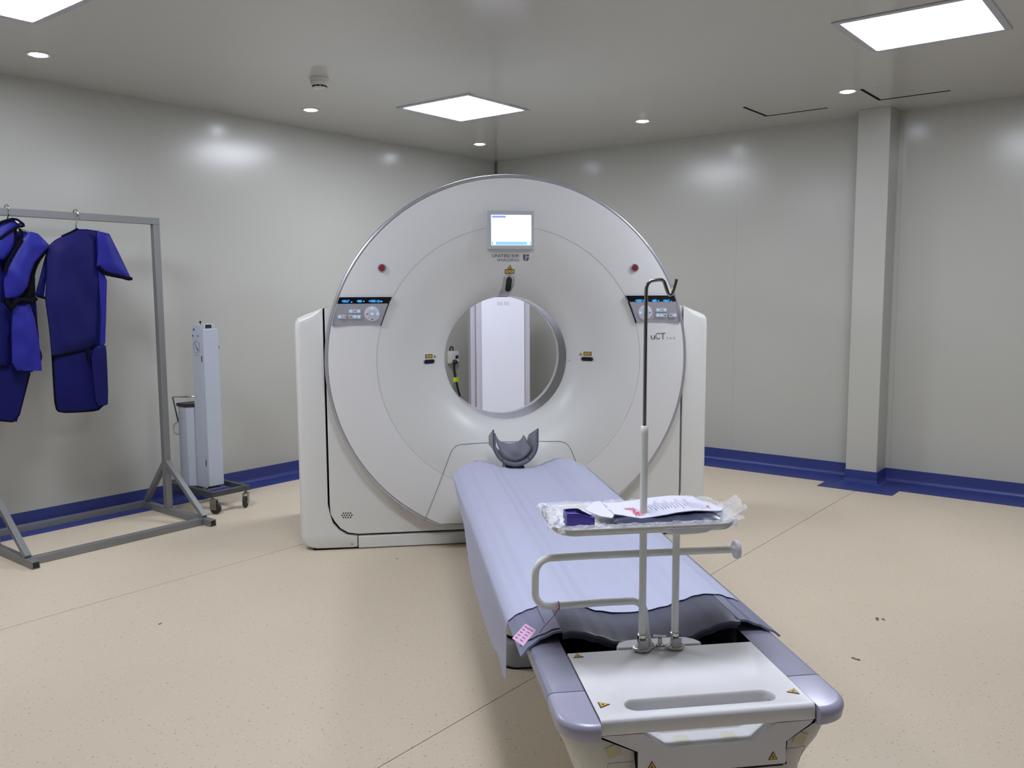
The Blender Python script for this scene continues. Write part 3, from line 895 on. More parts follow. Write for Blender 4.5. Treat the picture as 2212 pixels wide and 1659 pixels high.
# side rails with the rounded front caps
def rail(sg, y0, y1, cap):
    # plan outline of the rail: outer edge sg*.335, inner sg*.248
    if cap:
        R = .078
        pl = [(.2485, y1), (.336, y1)]
        for k in range(11):
            a = radians(-90 * k / 10)
            pl.append((.336 - R + R * cos(a), y0 + R + R * sin(a)))
        pl.append((.2485, y0))
        pl = [(.2485, y1), (.336, y1)] + [(.336 - R + R * cos(radians(-90 * k / 10)), y0 + R + R * sin(radians(-90 * k / 10))) for k in range(11)] + [(.2485, y0)]
    else:
        pl = [(.2485, y1), (.336, y1), (.336, y0), (.2485, y0)]
    cx, cy = .2485, y1
    rings = []
    for z, off in ((.487, .010), (.493, .003), (.515, 0.0), (.522, .0015), (.5275, .006), (.5300, .014)):
        ring = []
        for i, (x, y) in enumerate(pl):
            nx = x; ny = y
            if i in (0, len(pl) - 1):
                pass
            if x > .2486 and x > .25: nx = x - off * (1 if not cap else max(0.0, min(1, (x - (.336 - .078)) / .078 + .0)) ** .5 if y < y0 + .078 else 1)
            if cap and y < y0 + .0781: ny = y + off * sqrt(max(0, min(1, (y0 + .078 - y) / .078)))
            ring.append((sg * nx, ny, z))
        rings.append(ring)
    mb = MB().loft(rings)
    return mb
for sg in (-1, 1):
    part('side_rail', rail(sg, -2.998, -.46, False), RAILG, tb, angle=60)
    part('rail_cap', rail(sg, -3.165, -3.001, True), RAILC, tb, label='pale lavender rounded rail end', angle=60)
    part('rail_gap', MB().box(min(sg * .2475, sg * .2492), max(sg * .2475, sg * .2492), -3.142, -2.70, .488, .5292), GAP, tb)
# open well of the table, seen dark behind the cover
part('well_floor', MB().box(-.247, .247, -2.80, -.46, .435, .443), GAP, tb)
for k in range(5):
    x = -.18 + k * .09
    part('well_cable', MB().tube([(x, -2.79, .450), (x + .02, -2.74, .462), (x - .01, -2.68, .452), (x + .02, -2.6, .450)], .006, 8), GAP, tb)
# white end cover with grip slot
def end_cover():
    mb = MB()
    sl = rrect(-.178, .178, -3.116, -3.058, .0285, 8)
    yn, yf = -3.146, -2.795
    # outer outline matched point by point to the slot outline
    out = []
    for x, y in sl:
        pass
    n = len(sl)
    def outer_pt(k):
        x, y = sl[k]
        cx, cy = 0, -3.087
        dx, dy = x - cx, y - cy
        # project onto the outer rectangle
        bx = .2455; b0 = yn + .010; b1 = yf
        if k < n / 4: t = k / (n / 4 - 1); return (bx * 1.0, b1 + (0) ) if False else (bx - 0 * t, cy + (b1 - cy) * min(1, t * 1.0)) if t <= .5 else (bx * (1 - 0), b1)
        return None
    corner = {0: (.2455, yf), 1: (-.2455, yf), 2: (-.2455, yn + .010), 3: (.2455, yn + .010)}
    m = n // 4
    ring_out = []
    for q in range(4):
        for k in range(m):
            ring_out.append(corner[q])
    # top face: fan from each quarter of slot to its corner
    zt = ZT + .002
    vs = [(x, y, zt) for x, y in sl]; fs = []
    c = [len(vs) + i for i in range(4)]
    vs += [(*corner[i], zt) for i in range(4)]
    for q in range(4):
        for k in range(m - 1):
            a = q * m + k
            fs.append((a, a + 1, c[q]))
        a = q * m + m - 1; b = (q * m + m) % n
        fs.append((a, b, c[(q + 1) % 4], c[q]))
    mb.add(vs, fs)
    # slot walls and floor, softly dished
    rings = []
    for z, k_ in ((zt, 0), (zt - .0012, .0012), (zt - .004, .0026), (zt - .010, .0036), (zt - .034, .005)):
        rings.append([(x, y, z) for x, y in rrect(-.178 + k_, .178 - k_, -3.116 + k_, -3.058 - k_, max(.004, .0285 - k_), 8)])
    rings[0] = [(x, y, zt) for x, y in sl]
    mb.loft(rings, False, False)
    # rounded front lip
    prf = [(yn + .010, zt), (yn + .005, zt - .0012), (yn + .0015, zt - .004), (yn, zt - .009), (yn, .499), (yn + .004, .4945), (-3.121, .4945), (-3.121, .500)]
    r0 = [(-.2455, y, z) for y, z in prf]; r1 = [(.2455, y, z) for y, z in prf]
    v = r0 + r1; N = len(prf)
    f = [(i, i + 1, N + i + 1, N + i) for i in range(N - 1)]
    f += [tuple(range(N)), tuple(N + i for i in reversed(range(N)))]
    mb.add(v, f)
    for sx_ in (-.2455, .2455):
        mb.add([(sx_, yn + .010, zt), (sx_, yf, zt), (sx_, yf, .494), (sx_, -3.121, .4945)], [(0, 1, 2, 3)])
    mb.add([(-.2455, yf, zt), (.2455, yf, zt), (.2455, yf, .494), (-.2455, yf, .494)], [(0, 1, 2, 3)])
    return mb
ec = part('end_cover', end_cover(), COVERW, tb, label='white flat end cover with a long grip slot', angle=50)
part('slot_joint', MB().box(-.150, .150, -3.0634, -3.0626, ZT - .026, ZT - .0250), INKS, ec)
# front panel below with angled scoop
YF = -3.140
outp = [(-.2455, .4925), (-.2385, .4890), (-.160, .4500), (-.160, .4040), (-.160, .3950), (.1815, .3950), (.1815, .4040), (.1815, .4470), (.2385, .4840), (.2455, .4925)]
inn = [(-.150, .4915), (-.148, .4900), (-.095, .4545), (-.090, .4530), (-.085, .4528), (.098, .4528), (.103, .4530), (.109, .4545), (.152, .4880), (.155, .4915)]
mb = MB(); n = len(outp)
v = [(x, YF, z) for x, z in outp] + [(x, YF, z) for x, z in inn]
bk = [(x, -3.040, z) for x, z in inn]
v += bk
f = [(i, i + 1, n + i + 1, n + i) for i in range(n - 1)] + [(n + i, n + i + 1, 2 * n + i + 1, 2 * n + i) for i in range(n - 1)]
mb.add(v, f)
mb.add([(-.152, -3.040, .452), (.157, -3.040, .452), (.157, -3.040, .494), (-.152, -3.040, .494)], [(0, 1, 2, 3)])
# give the panel thickness
sidev = [(x, YF, z) for x, z in outp] + [(x, YF + .03, z) for x, z in outp]
mb.add(sidev, [(i, i + 1, n + i + 1, n + i) for i in range(n - 1)])
part('front_panel', mb, COVERW, tb, label='white front panel with an angled scoop', angle=30)
gp = [(-.2475, .4935), (-.2475, .4885), (-.2395, .4865), (-.1620, .4485), (-.1620, .3935), (.1835, .3935), (.1835, .4455), (.2395, .4815), (.2475, .4850), (.2475, .4935)]
mb = MB()
for (xa, za), (xb, zb) in zip(gp, gp[1:]):
    mb.bar((xa, YF + .012, za), (xb, YF + .012, zb), .014, .0055, up=(0, 1, 0)) if False else mb.prism([(xa - .0022, za - .0022), (xb + .0022, zb - .0022), (xb + .0022, zb + .0022), (xa - .0022, za + .0022)], XZ, YF + .003, YF + .02)
part('front_joint', mb, GAP, tb)
def shell_y(x, z):
    L = lv[::-1]
    hw, yn, r = L[0][1:]
    for (z0, h0, y0, r0), (z1, h1, y1, r1) in zip(L, L[1:]):
        if z0 <= z <= z1:
            t = (z - z0) / (z1 - z0); hw, yn, r = h0 + (h1 - h0) * t, y0 + (y1 - y0) * t, r0 + (r1 - r0) * t
    e = abs(x) - (hw - r)
    return yn if e <= 0 else yn + r - sqrt(max(0, r * r - e * e))
for sg, x0 in ((-1, -.160), (1, .1815)):
    q = densify([(x0 + sg * .004, .4155), (x0 + sg * .0615, .4155), (x0 + sg * .0615, .36)], .006, False)
    part('shell_joint', MB().tube([(x, shell_y(x, z), z) for x, z in q], .0009, 6), INKS, tb)
part('lower_panel', MB().box(-.157, .178, YF + .003, YF + .02, .30, .3885), CREAM, tb)
def onf(a, b, d): return (a, YF - d, b)
tri_label(-.129, .4075, .022, tb, onf)
tri_label(.151, .4065, .022, tb, onf)
def topz(rot, cx, cy):
    c_, s_ = cos(rot), sin(rot)
    return lambda a, b, d: (cx + a * c_ - b * s_, cy + a * s_ + b * c_, ZT + .002 + d)
tri_label(0, -.011, .026, tb, topz(0, -.222, -2.812))
tri_label(0, -.011, .028, tb, topz(radians(-90), -.222, -3.078))
tri_label(0, -.011, .028, tb, topz(radians(90), .222, -3.082))
# yellowed tape squares left on the shell and in the scoop
def tape(cx, cz, s, rot, y, m):
    p = [(cx + s * cos(rot + k * pi / 2 + pi / 4), cz + s * sin(rot + k * pi / 2 + pi / 4)) for k in range(4)]
    part('tape_mark', MB().prism(densify(p, .008), lambda a, b, d: (a, shell_y(a, b) - d, b), .0002, .0012), m, tb, label='faded square of old tape')
tape(-.212, .4455, .021, .35, -3.124, TAPE)
tape(.225, .4400, .021, -.35, -3.1235, TAPE)
for cx in (-.05, .06):
    part('tape_mark', MB().add([(cx - .018, YF + .010, .4534), (cx + .018, YF + .010, .4534), (cx + .016, YF + .050, .4534), (cx - .016, YF + .050, .4534)], [(0, 1, 2, 3)]), TAPEW, tb, label='pale strip of old tape in the scoop')
# accessory bracket plate at the end of the tabletop
bp_ = [(-.112, -2.792), (-.112, -2.778), (-.100, -2.756), (-.078, -2.745), (-.055, -2.742), (.060, -2.742), (.085, -2.748), (.102, -2.762), (.112, -2.780), (.112, -2.792)]
part('bracket_plate', MB().prism(bp_, XY, .515, .5365), COVERW, tb, bevel=.003)
part('clamp_screw', MB().lathe([(.001, .5405), (.011, .5405), (.011, .5445), (.006, .5455), (.0055, .560), (.001, .560)], (-.003, -2.800, 0), n=16), CHROME, tb, label='small chrome clamp screw')
part('clamp_lever', MB().bar((-.018, -2.790, .5625), (.013, -2.803, .5640), .005, .005), CHROME, tb, label='chrome lever of the clamp', bevel=.001)

# head holder at the far end
def hh(u_, v_, Rw, z0, y0, y1, flare=0):
    # u across the U, v along the axis
    a = -1 + 2 * u_
    pts = a
    y = y0 + (y1 - y0) * v_
    ang = a * radians(108)
    x = Rw * sin(ang) if abs(ang) < pi / 2 else Rw * (1 if a > 0 else -1)
    z = z0 - Rw * cos(ang) if abs(ang) < pi / 2 else z0 + Rw * (abs(ang) - pi / 2) * 2.2
    tilt = .012 * v_
    return x, y, z + tilt
HX = -.028
def head_shell(u_, v_):
    x, y, z = hh(u_, v_, .114, .658, -.45, -.20)
    trim = max(0, abs(2 * u_ - 1) - .55)
    z -= trim * .19 * v_
    return (HX + x * (1 - .06 * v_), y, z)
def head_pad(u_, v_):
    uu = .5 + (u_ - .5) * .97
    x, y, z = hh(uu, v_, .1045, .658, -.448, -.22)
    trim = max(0, abs(2 * u_ - 1) - .55)
    z -= trim * .17 * v_
    return (HX + x * (1 - .06 * v_), y, z)
hs = part('head_holder', MB().grid(head_shell, 40, 10, -.007), HEADG, tb, label='dark grey U-shaped head rest at the far end', angle=60)
part('side_cushion', MB().grid(lambda a, b: head_pad(a * .30, b), 14, 8, -.011), HEADP, hs, angle=60)
part('side_cushion', MB().grid(lambda a, b: head_pad(.70 + a * .30, b), 14, 8, -.011), HEADP, hs, angle=60)
part('base_cushion', MB().grid(lambda a, b: head_pad(.31 + a * .38, b), 14, 8, -.014), HEADP, hs, angle=60)
def bcush(u_, v_):
    a = (-1 + 2 * u_) * radians(74)
    return (HX + .0905 * sin(a) * (1 - .05 * v_), -.425 + .20 * v_, .658 - (.0905 - .016 * (1 - (2 * u_ - 1) ** 2) * v_) * cos(a) + .030 * v_ ** 1.5)
part('neck_cushion', MB().grid(bcush, 20, 10, .010), HEADP, hs, angle=60)
part('head_mount', MB().box(-.08, .02, -.44, -.30, .505, .537), BLK, hs, bevel=.004)

# mattress pad
def zpad(x):
    ax = abs(x)
    k = [(0, .520), (.05, .5215), (.10, .531), (.15, .549), (.19, .5625), (.22, .5665), (.26, .5620), (.30, .5480), (.33, .5365), (.365, .5150), (.5, .49)]
    for (a, za), (b, zb_) in zip(k, k[1:]):
        if ax <= b:
            t = (ax - a) / (b - a); t = t * t * (3 - 2 * t)
            return za + (zb_ - za) * t
    return .49
pad = thing('table_mattress', 'dark grey vinyl mattress pad showing below the sheet at the near end', 'mattress', SCAN, (0, -1.6, .50))
def padf(x0, x1, y0=-2.722, y1=-.40, lift=0.0, wave=.0):
    def fn(u_, v_):
        x = x0 + (x1 - x0) * u_; y = y0 + (y1 - y0) * v_
        e = min(v_ * (y1 - y0), .03)
        drop = .006 * (1 - min(1, e / .02)) ** 2
        yy = y + wave * (1 - v_) * (abs(x) - .1)
        return (x, yy, zpad(x) + lift - drop)
    return fn
part('pad_centre', MB().grid(padf(-.2445, .2445), 44, 60, -.020), PADG, pad, angle=60)
part('pad_welt', MB().tube([(x, -2.7245, zpad(x) - .008) for x in [-.244 + .488 * k / 40 for k in range(41)]], .0075, 8), PADG, pad)
def borderf(x0, x1):
    def fn(u_, v_):
        x = x0 + (x1 - x0) * u_
        yn = -2.722 - max(0, abs(x) - .30) * .6
        yf = -.415 - .14 * max(0, (abs(x) - .20) / .16) ** 2
        return (x, yn + (yf - yn) * v_, zpad(x) + .0012)
    return fn
for sg in (-1, 1):
    a, b = (sg * .245, sg * (.361 if sg < 0 else .350))
    part('pad_border', MB().grid(borderf(min(a, b), max(a, b)), 14, 60, -.006), PADL, pad, label='lavender-grey border strip of the pad', angle=60)
    part('pad_stitching', MB().tube([(sg * .278, y, zpad(.278) + .0010) for y in (-2.71, -2.4, -1.6, -.7)], .0014, 6), PADG, pad)
    part('pad_stitching', MB().tube([(sg * .312, y, zpad(.312) + .0010) for y in (-2.71, -2.4, -1.6, -.7)], .0010, 6), PADL, pad)
part('pad_strap', MB().grid(lambda u_, v_: (-.352 + .105 * u_, -2.712 + .050 * v_, zpad(-.352 + .105 * u_) + .0035), 10, 3, .002), PADL, pad)

# disposable sheet draped over the pad
drp = [(-2.50, .345), (-2.47, .330), (-2.40, .336), (-2.313, .337), (-2.15, .30), (-1.985, .298), (-1.85, .300), (-1.727, .305), (-1.60, .300), (-1.421, .314), (-1.325, .363), (-1.157, .417), (-1.0, .44), (-.8, .47), (-.60, .505), (-.5, .512)]
def dz(y):
    if y <= drp[0][0]: return drp[0][1]
    for (a, za), (b, zb_) in zip(drp, drp[1:]):
        if y <= b: return za + (zb_ - za) * (y - a) / (b - a)
    return drp[-1][1]
def sheet_fn(u_, v_):
    y0 = -2.525; y1 = -.385
    y = y0 + (y1 - y0) * v_
    W = .326
    # u: 0 = right edge, .8 = left edge of the top, 1 = bottom of the drape
    wr_ = .0022 * noise.noise(Vector((u_ * 9, y * 2.2, 3))) + .0012 * noise.noise(Vector((u_ * 22, y * 6, 8)))
    endr = max(0, (v_ - .975) / .025)
    if u_ <= .78:
        x = W - (W + .362) * (u_ / .78)
        xe = x * (1 - .05 * endr ** 2 * (abs(x) > .2))
        z = zpad(x) + .0050 + wr_ * .7 - .012 * endr ** 2
        if x < -.30: z -= 0
        if x > .30 : z -= .001
        yy = y + (.012 * noise.noise(Vector((x * 6, 1.3, 0))) if v_ < .02 else 0)
        if v_ > .93: yy -= .13 * ((v_ - .93) / .07) ** 2 * max(0, (abs(x) - .20) / .16) ** 2
        return (xe, yy, z)
    t = (u_ - .78) / .22
    zt = zpad(.362) + .0050
    zb_ = dz(y)
    z = zt + (zb_ - zt) * t
    x = -.362 - .004 * min(1, t * 6) ** .5 + .004 * noise.noise(Vector((y * 5, z * 6, 2))) * t
    return (x, min(y, y1 - .13), z)
single('disposable_sheet', MB().grid(sheet_fn, 90, 130, .0012), SHEET, SCAN, (0, -1.5, .52), label='thin pale lavender disposable sheet draped over the mattress, hanging at the left', cat='sheet', angle=70)

# ---------------------------------------------------------------- stands clamped to the table end
def clamp(th_, x, y, z):
    mb = MB().lathe([(.001, z), (.020, z), (.021, z + .003), (.019, z + .006), (.0135, z + .009), (.0125, z + .020), (.0125, z + .040), (.0105, z + .042)], (x, y, 0), n=24)
    c = part('clamp_socket', mb, CHROME, th_, label='chrome clamp socket')
    part('clamp_foot', MB().prism(rrect(x - .026, x + .026, y - .010, y + .012, .007), XY, z - .0005, z + .006), CHROME, th_, bevel=.0015)
    part('clamp_block', MB().box(x - .013, x + .013, y - .018, y - .008, z + .006, z + .031), STEEL, th_, bevel=.002)
CLZ = .5365
iv = thing('drip_pole', 'tall upright drip pole with a bent steel hook, clamped to the table end', 'pole', SCAN, (-.053, -2.808, CLZ))
px_, py_ = -.053, -2.808
clamp(iv, px_, py_, CLZ)
part('lower_tube', MB().tube([(px_, py_, CLZ + .008), (px_, py_, 1.112)], .0094, 20), TUBEW, iv)
part('tube_collar', MB().lathe([(.0095, 1.100), (.0095, 1.112), (.0070, 1.116), (.001, 1.116)], (px_, py_, 0), n=20), TUBEW, iv)
hk = [(px_, py_, 1.10), (px_, py_, 1.445), (px_ + .001, py_, 1.462), (px_ + .008, py_, 1.4735), (px_ + .018, py_, 1.4765), (px_ + .038, py_, 1.4785), (px_ + .044, py_, 1.4755), (px_ + .047, py_, 1.470), (px_ + .055, py_, 1.447), (px_ + .060, py_, 1.440), (px_ + .065, py_, 1.443), (px_ + .070, py_, 1.453), (px_ + .077, py_, 1.479)]
part('hook_rod', MB().tube(chaikin(hk, 1, False), .0046, 14), STEEL, iv, label='thin bent steel rod')
ts = thing('tray_stand', 'short white pole with a shallow enamel tray, clamped to the table end', 'tray stand', SCAN, (.034, -2.808, CLZ))
qx, qy = .034, -2.808
clamp(ts, qx, qy, CLZ)
part('pole', MB().tube([(qx, qy, CLZ + .008), (qx, qy, .868)], .0094, 20), TUBEW, ts)
TX0, TX1, TY0, TY1, TZ = -.298, .168, -2.905, -2.655, .866
def tray_mesh():
    mb = MB(); rings = []
    for z, k_, r in ((TZ, .030, .05), (TZ, .012, .045), (TZ + .006, .004, .05), (TZ + .018, 0, .055), (TZ + .0195, .001, .055), (TZ + .018, .004, .052), (TZ + .008, .008, .048), (TZ + .003, .016, .045), (TZ + .003, .034, .05)):
        rings.append([(x, y, z) for x, y in rrect(TX0 + k_, TX1 - k_, TY0 + k_, TY1 - k_, r, 8)])
    return mb.loft(rings)
part('tray', tray_mesh(), TRAYM, ts, label='shallow white tray with rounded corners', angle=60)
part('tray_bracket', MB().prism([(-.035, 0.8655), (.105, 0.8655), (.088, 0.8570), (.06, 0.8545), (.01, 0.8545), (-.01, 0.8570)], XZ, -2.88, -2.75), TUBEW, ts, bevel=.002)
part('tray_sticker', MB().prism([(-.030, 0.8790), (.100, 0.8790), (.086, 0.8695), (.06, 0.8675), (.012, 0.8675), (-.008, 0.8700)], XZ, -2.9062, -2.9050), WHITEP, ts)
rl = thing('paper_roll_rail', 'bent white tube rail with a round end disc, reaching across the table end', 'rail', SCAN, (-.042, -2.788, CLZ))
yr = -2.792
def arc(cx, cz, r, a0, a1, n=8):
    return [(cx + r * cos(radians(a0 + (a1 - a0) * k / n)), yr, cz + r * sin(radians(a0 + (a1 - a0) * k / n))) for k in range(n + 1)]
path = [(-.028, yr, CLZ + .001), (-.036, yr, .565), (-.040, yr, .60)] + [(-.042, yr, .625)] + arc(-.077, .625, .035, 0, 85) + [(-.15, yr, .6605)] + [(-.255, yr, .6585)] \
    + arc(-.290, .6965, .038, 275, 182) + [(-.3275, yr, .735)] + arc(-.288, .745, .039, 180, 92) + [(-.20, yr, .7850), (.12, yr, .7835), (.200, yr, .7825)]
part('rail_tube', MB().tube(path, .0092, 16), TUBEW, rl)
part('rail_foot', MB().lathe([(.014, CLZ - .0), (.013, CLZ + .004), (.010, CLZ + .012), (.001, CLZ + .014)], (-.028, yr, 0), n=16), TUBEW, rl)
part('end_disc', MB().lathe([(.001, .196), (.022, .196), (.0238, .198), (.0238, .2055), (.022, .2075), (.001, .2075)], (0, yr, .7825), axis=0, n=28), WHITEP, rl)
# pink tag on a red string
tag_ = thing('pink_paper_tag', 'small pink printed paper tag on red string, tied to the bent rail', 'tag', SCAN, (-.29, yr, .66))
lp = [(-.268, yr + .0105 * cos(a), .6590 + .0105 * sin(a)) for a in [2 * pi * k / 14 for k in range(14)]]
part('string_loop', MB().tube(lp, .0010, 6, closed=True), STRING, tag_)
part('string', MB().tube([(-.268, yr - .0105, .657), (-.285, yr - .022, .640), (-.312, yr - .034, .619), (-.3235, yr - .040, .607)], .0009, 6), STRING, tag_)
TL = [(-0.3598, 0.6341), (-0.3331, 0.6158), (-0.3658, 0.5762), (-0.3935, 0.5982)]
tagp = [(x, z) for x, z in TL]
def tagmap(a, b, d):
    k = 1 + .45 * (b - .575)
    return (-.684 + (a + .684) * k, -4.87 + (-2.835 + 4.87) * k + d * .7, 1.45 + (b - 1.45) * k - d * .7)
part('card', MB().prism(densify(tagp, .01), tagmap, -.0008, 0), PINK, tag_)
mb = MB()
(x0, z0), (x1, z1), (x2, z2), (x3, z3) = tagp
def tg(s_, t_):
    return (x0 + (x1 - x0) * s_ + (x3 - x0) * t_, z0 + (z1 - z0) * s_ + (z3 - z0) * t_)
for i in range(5):
    for a0, a1 in ((.12, .34), (.55, .82)):
        if i == 0: a0, a1 = (.1, .9) if a0 < .3 else (.1, .11)
        t0 = .12 + i * .175; w = .05
        p = [tg(a0, t0), tg(a1, t0), tg(a1, t0 + w), tg(a0, t0 + w)]
        mb.prism(p, tagmap, -.0014, -.0009)
part('print', mb, PINKINK, tag_)

# ---------------------------------------------------------------- supplies on the tray
ZI = TZ + .0035
film = thing('plastic_wrap', 'crumpled clear plastic wrap spread over the tray', 'plastic bag', SCAN, (-.06, -2.78, ZI))
def film_fn(u_, v_):
    x = -.292 + .470 * u_; y = -2.897 + .235 * v_
    e = min(u_ * .47, (1 - u_) * .47, v_ * .235, (1 - v_) * .235)
    z = ZI + .003 + .018 * max(0, 1 - e / .035) + .010 * abs(noise.noise(Vector((x * 22, y * 22, 4)))) + .006 * noise.noise(Vector((x * 60, y * 60, 1)))
    return (x, y, max(z, ZI + .001))
part('sheet_layer', MB().grid(film_fn, 60, 34), FILM, film, angle=25)
def film_left(u_, v_):
    x = -.306 + .042 * u_; y = -2.885 + .20 * v_
    z = ZI + .006 + .038 * sin(min(1, u_ * 1.5) * pi * .62 + .5) * (.45 + .55 * sin(v_ * 3.0)) + .011 * noise.noise(Vector((x * 55, y * 55, 7))) + .005 * noise.noise(Vector((x * 130, y * 130, 3)))
    return (x + .012 * noise.noise(Vector((y * 40, z * 40, 2))), y + .006 * noise.noise(Vector((x * 50, z * 50, 5))), max(z, ZI + .002))
part('gathered_end', MB().grid(film_left, 24, 40), FILMW, film, angle=25)
def film_front(u_, v_):
    x = -.29 + .45 * u_
    z = ZI + .002 + .020 * v_ + .003 * noise.noise(Vector((x * 45, v_ * 3, 6)))
    return (x, -2.899 + .010 * v_ + .004 * noise.noise(Vector((x * 35, v_, 3))), z)
part('front_fold', MB().grid(film_front, 70, 4), FILMW, film, angle=25)
def film_right(u_, v_):
    x = .125 + .075 * u_; y = -2.86 + .12 * v_ * (1 - .4 * u_)
    z = ZI + .010 + .030 * u_ ** 1.4 * (1 + .5 * v_) + .010 * noise.noise(Vector((x * 50, y * 50, 5)))
    return (x, y, z)
part('loose_end', MB().grid(film_right, 18, 18), FILM, film, angle=20)
# purple holder with two round wells
ph = thing('purple_cup_holder', 'small purple plastic holder with two round wells, at the left of the tray', 'holder', SCAN, (-.20, -2.80, ZI + .002))
hz0 = ZI + .004
HL, HR = [(-0.2574, 0.891), (-0.1853, 0.8914)]
hxl, hxr = HL[0], HR[0]
hw_ = hxr - hxl
def ph_top(x):
    t = (x - hxl) / hw_
    return hz0 + .036 - .014 * max(0, min(1, (t - .50) / .45))
rings = []
plan = densify([(hxl, -2.842), (hxr - .012, -2.848), (hxr, -2.835), (hxr, -2.822), (hxl + .042, -2.792), (hxl, -2.796)], .008)
part('body', MB().loft([[(x, y, hz0) for x, y in plan], [(x, y, ph_top(x)) for x, y in plan]]), PURPLE, ph, bevel=.0012)
for (cx, cy, rx, ry) in ((hxl + .022, -2.812, .0205, .0105), (hxl + .045, -2.8315, .0195, .0095)):
    ov = [(cx + rx * cos(2 * pi * k / 28), cy + ry * sin(2 * pi * k / 28)) for k in range(28)]
    rin = [(cx + rx * .86 * cos(2 * pi * k / 28), cy + ry * .86 * sin(2 * pi * k / 28)) for k in range(28)]
    pz_ = lambda x, y: ph_top(x)
    part('well_rim', MB().loft([[(x, y, pz_(x, y) - .003) for x, y in ov], [(x, y, pz_(x, y) + .0018) for x, y in ov], [(x, y, pz_(x, y) + .0018) for x, y in rin], [(x, y, pz_(x, y) + .0004) for x, y in rin]], False, True), PURPSHADE, ph, label='round well, its shade painted as a dark cap')
# sealed pouch, paper side up
pc = thing('sterile_pouch', 'flat sterile pouch with printed white paper face and dark back, on the tray', 'pouch', SCAN, (.0, -2.78, ZI + .01))
pz = ZI + .025
PO = [(-.128, -2.690), (-.06, -2.678), (.03, -2.672), (.09, -2.664), (.128, -2.665), (.150, -2.735), (.165, -2.790), (.150, -2.812), (.08, -2.818), (.0, -2.835), (-.068, -2.838), (-.108, -2.815), (-.130, -2.805), (-.128, -2.770), (-.133, -2.745), (-.122, -2.715)]
def pch(a, b, d):
    zz = pz + .004 * sin(a * 24 + .6) + .003 * sin(b * 40) + .010 * (b + 2.75) * 2
    return (a, b, zz + d)
part('paper_face', pillow(PO, .012, .004, pch, smooth=0, wrinkle=.002, wscale=22), PAPER, pc, angle=60)
PD = [(-.15, -2.850), (-.05, -2.862), (.13, -2.862), (.155, -2.800), (.12, -2.72), (-.10, -2.72), (-.13, -2.80)]
part('dark_back', pillow(PD, .012, .020, lambda a, b, d: (a, b, ZI + .011 + d), smooth=1, wrinkle=.003, wscale=25), POUCHB, pc, label='dark blue-grey filled underside', angle=60)
def prt(a, b): return pch(a, b, .0052)
mb = MB()
for grp, (xa, xb, n_) in enumerate(((-.030, .030, 8), (.040, .062, 3), (.072, .098, 4), (.108, .120, 2))):
    for k in range(n_):
        x = xa + (xb - xa) * k / max(1, n_ - 1)
        rr = random.Random(grp * 20 + k)
        y0, y1 = -2.810 + rr.uniform(0, .012), -2.700 - rr.uniform(0, .05)
        y = y0
        while y < y1:
            e = min(y1, y + rr.uniform(.006, .016))
            sk = .30
            pa = [(x - (y + 2.75) * sk * .1, y), (x + .0022 - (y + 2.75) * sk * .1, y), (x + .0022 - (e + 2.75) * sk * .1, e), (x - (e + 2.75) * sk * .1, e)]
            mb.add([prt(a, b) for a, b in pa], [(0, 1, 2, 3)])
            y = e + .003
part('print_lines', mb, INKS, pc)
for ch, ya, yb in (('胆', -2.826, -2.803), ('+', -2.798, -2.789), ('昭', -2.785, -2.763)):
    part('red_print', text_in(ch, -.084, -.060, ya, yb, lambda a, b: prt(a - (b + 2.8) * .25, b), .012), REDINK, pc, label='red printed characters')
part('red_mark', MB().add([prt(*q) for q in ((.118, -2.792), (.130, -2.792), (.124, -2.781))], [(0, 1, 2)]), REDINK, pc)
part('paper_corner', pillow([(-.190, -2.745), (-.155, -2.700), (-.138, -2.698), (-.132, -2.745), (-.122, -2.790), (-.140, -2.832), (-.165, -2.81)], .010, .003, lambda a, b, d: (a, b, pz - .004 + .16 * max(0, b + 2.76) + d), smooth=0, wrinkle=.002, wscale=20), PAPER, pc, label='torn peel-back corner', angle=60)

# ================================================================ CLOTHES RACK
BR = .376
AL, AR = 4.93, 3.875
rk = thing('garment_rack', 'grey square-tube standing rack holding the blue lead gowns', 'rack', ROOM, (4.4, .44, 0))
w = .042
part('upright', MB().box(AR - w / 2, AR + w / 2, BR - w / 2, BR + w / 2, w, 1.888), RACKM, rk, bevel=.002)
part('upright', MB().box(AL - w / 2, AL + w / 2, BR - w / 2, BR + w / 2, w, 1.888), RACKM, rk, bevel=.002)
part('top_bar', MB().box(AR - w / 2, AL + w / 2, BR - w / 2, BR + w / 2, 1.888, 1.93), RACKM, rk, bevel=.002)
for a in (AR, AL):
    part('foot', MB().box(a - w / 2, a + w / 2, .045, .895, 0.0, w), RACKM, rk, bevel=.002)
    part('foot_opening', MB().box(a - w / 2 + .005, a + w / 2 - .005, .8945, .8958, .005, w - .005), RACKIN, rk)
    part('brace', MB().bar((a, BR + .010, .350), (a, .800, w + .004), .034, .030), RACKM, rk, bevel=.002)
    part('brace', MB().bar((a, BR - .010, .350), (a, .100, w + .004), .034, .030), RACKM, rk, bevel=.002)
for b in (.795, .068):
    part('floor_rail', MB().box(AR + w / 2, AL - w / 2, b - w / 2, b + w / 2, 0.001, w + .001), RACKM, rk, bevel=.002)

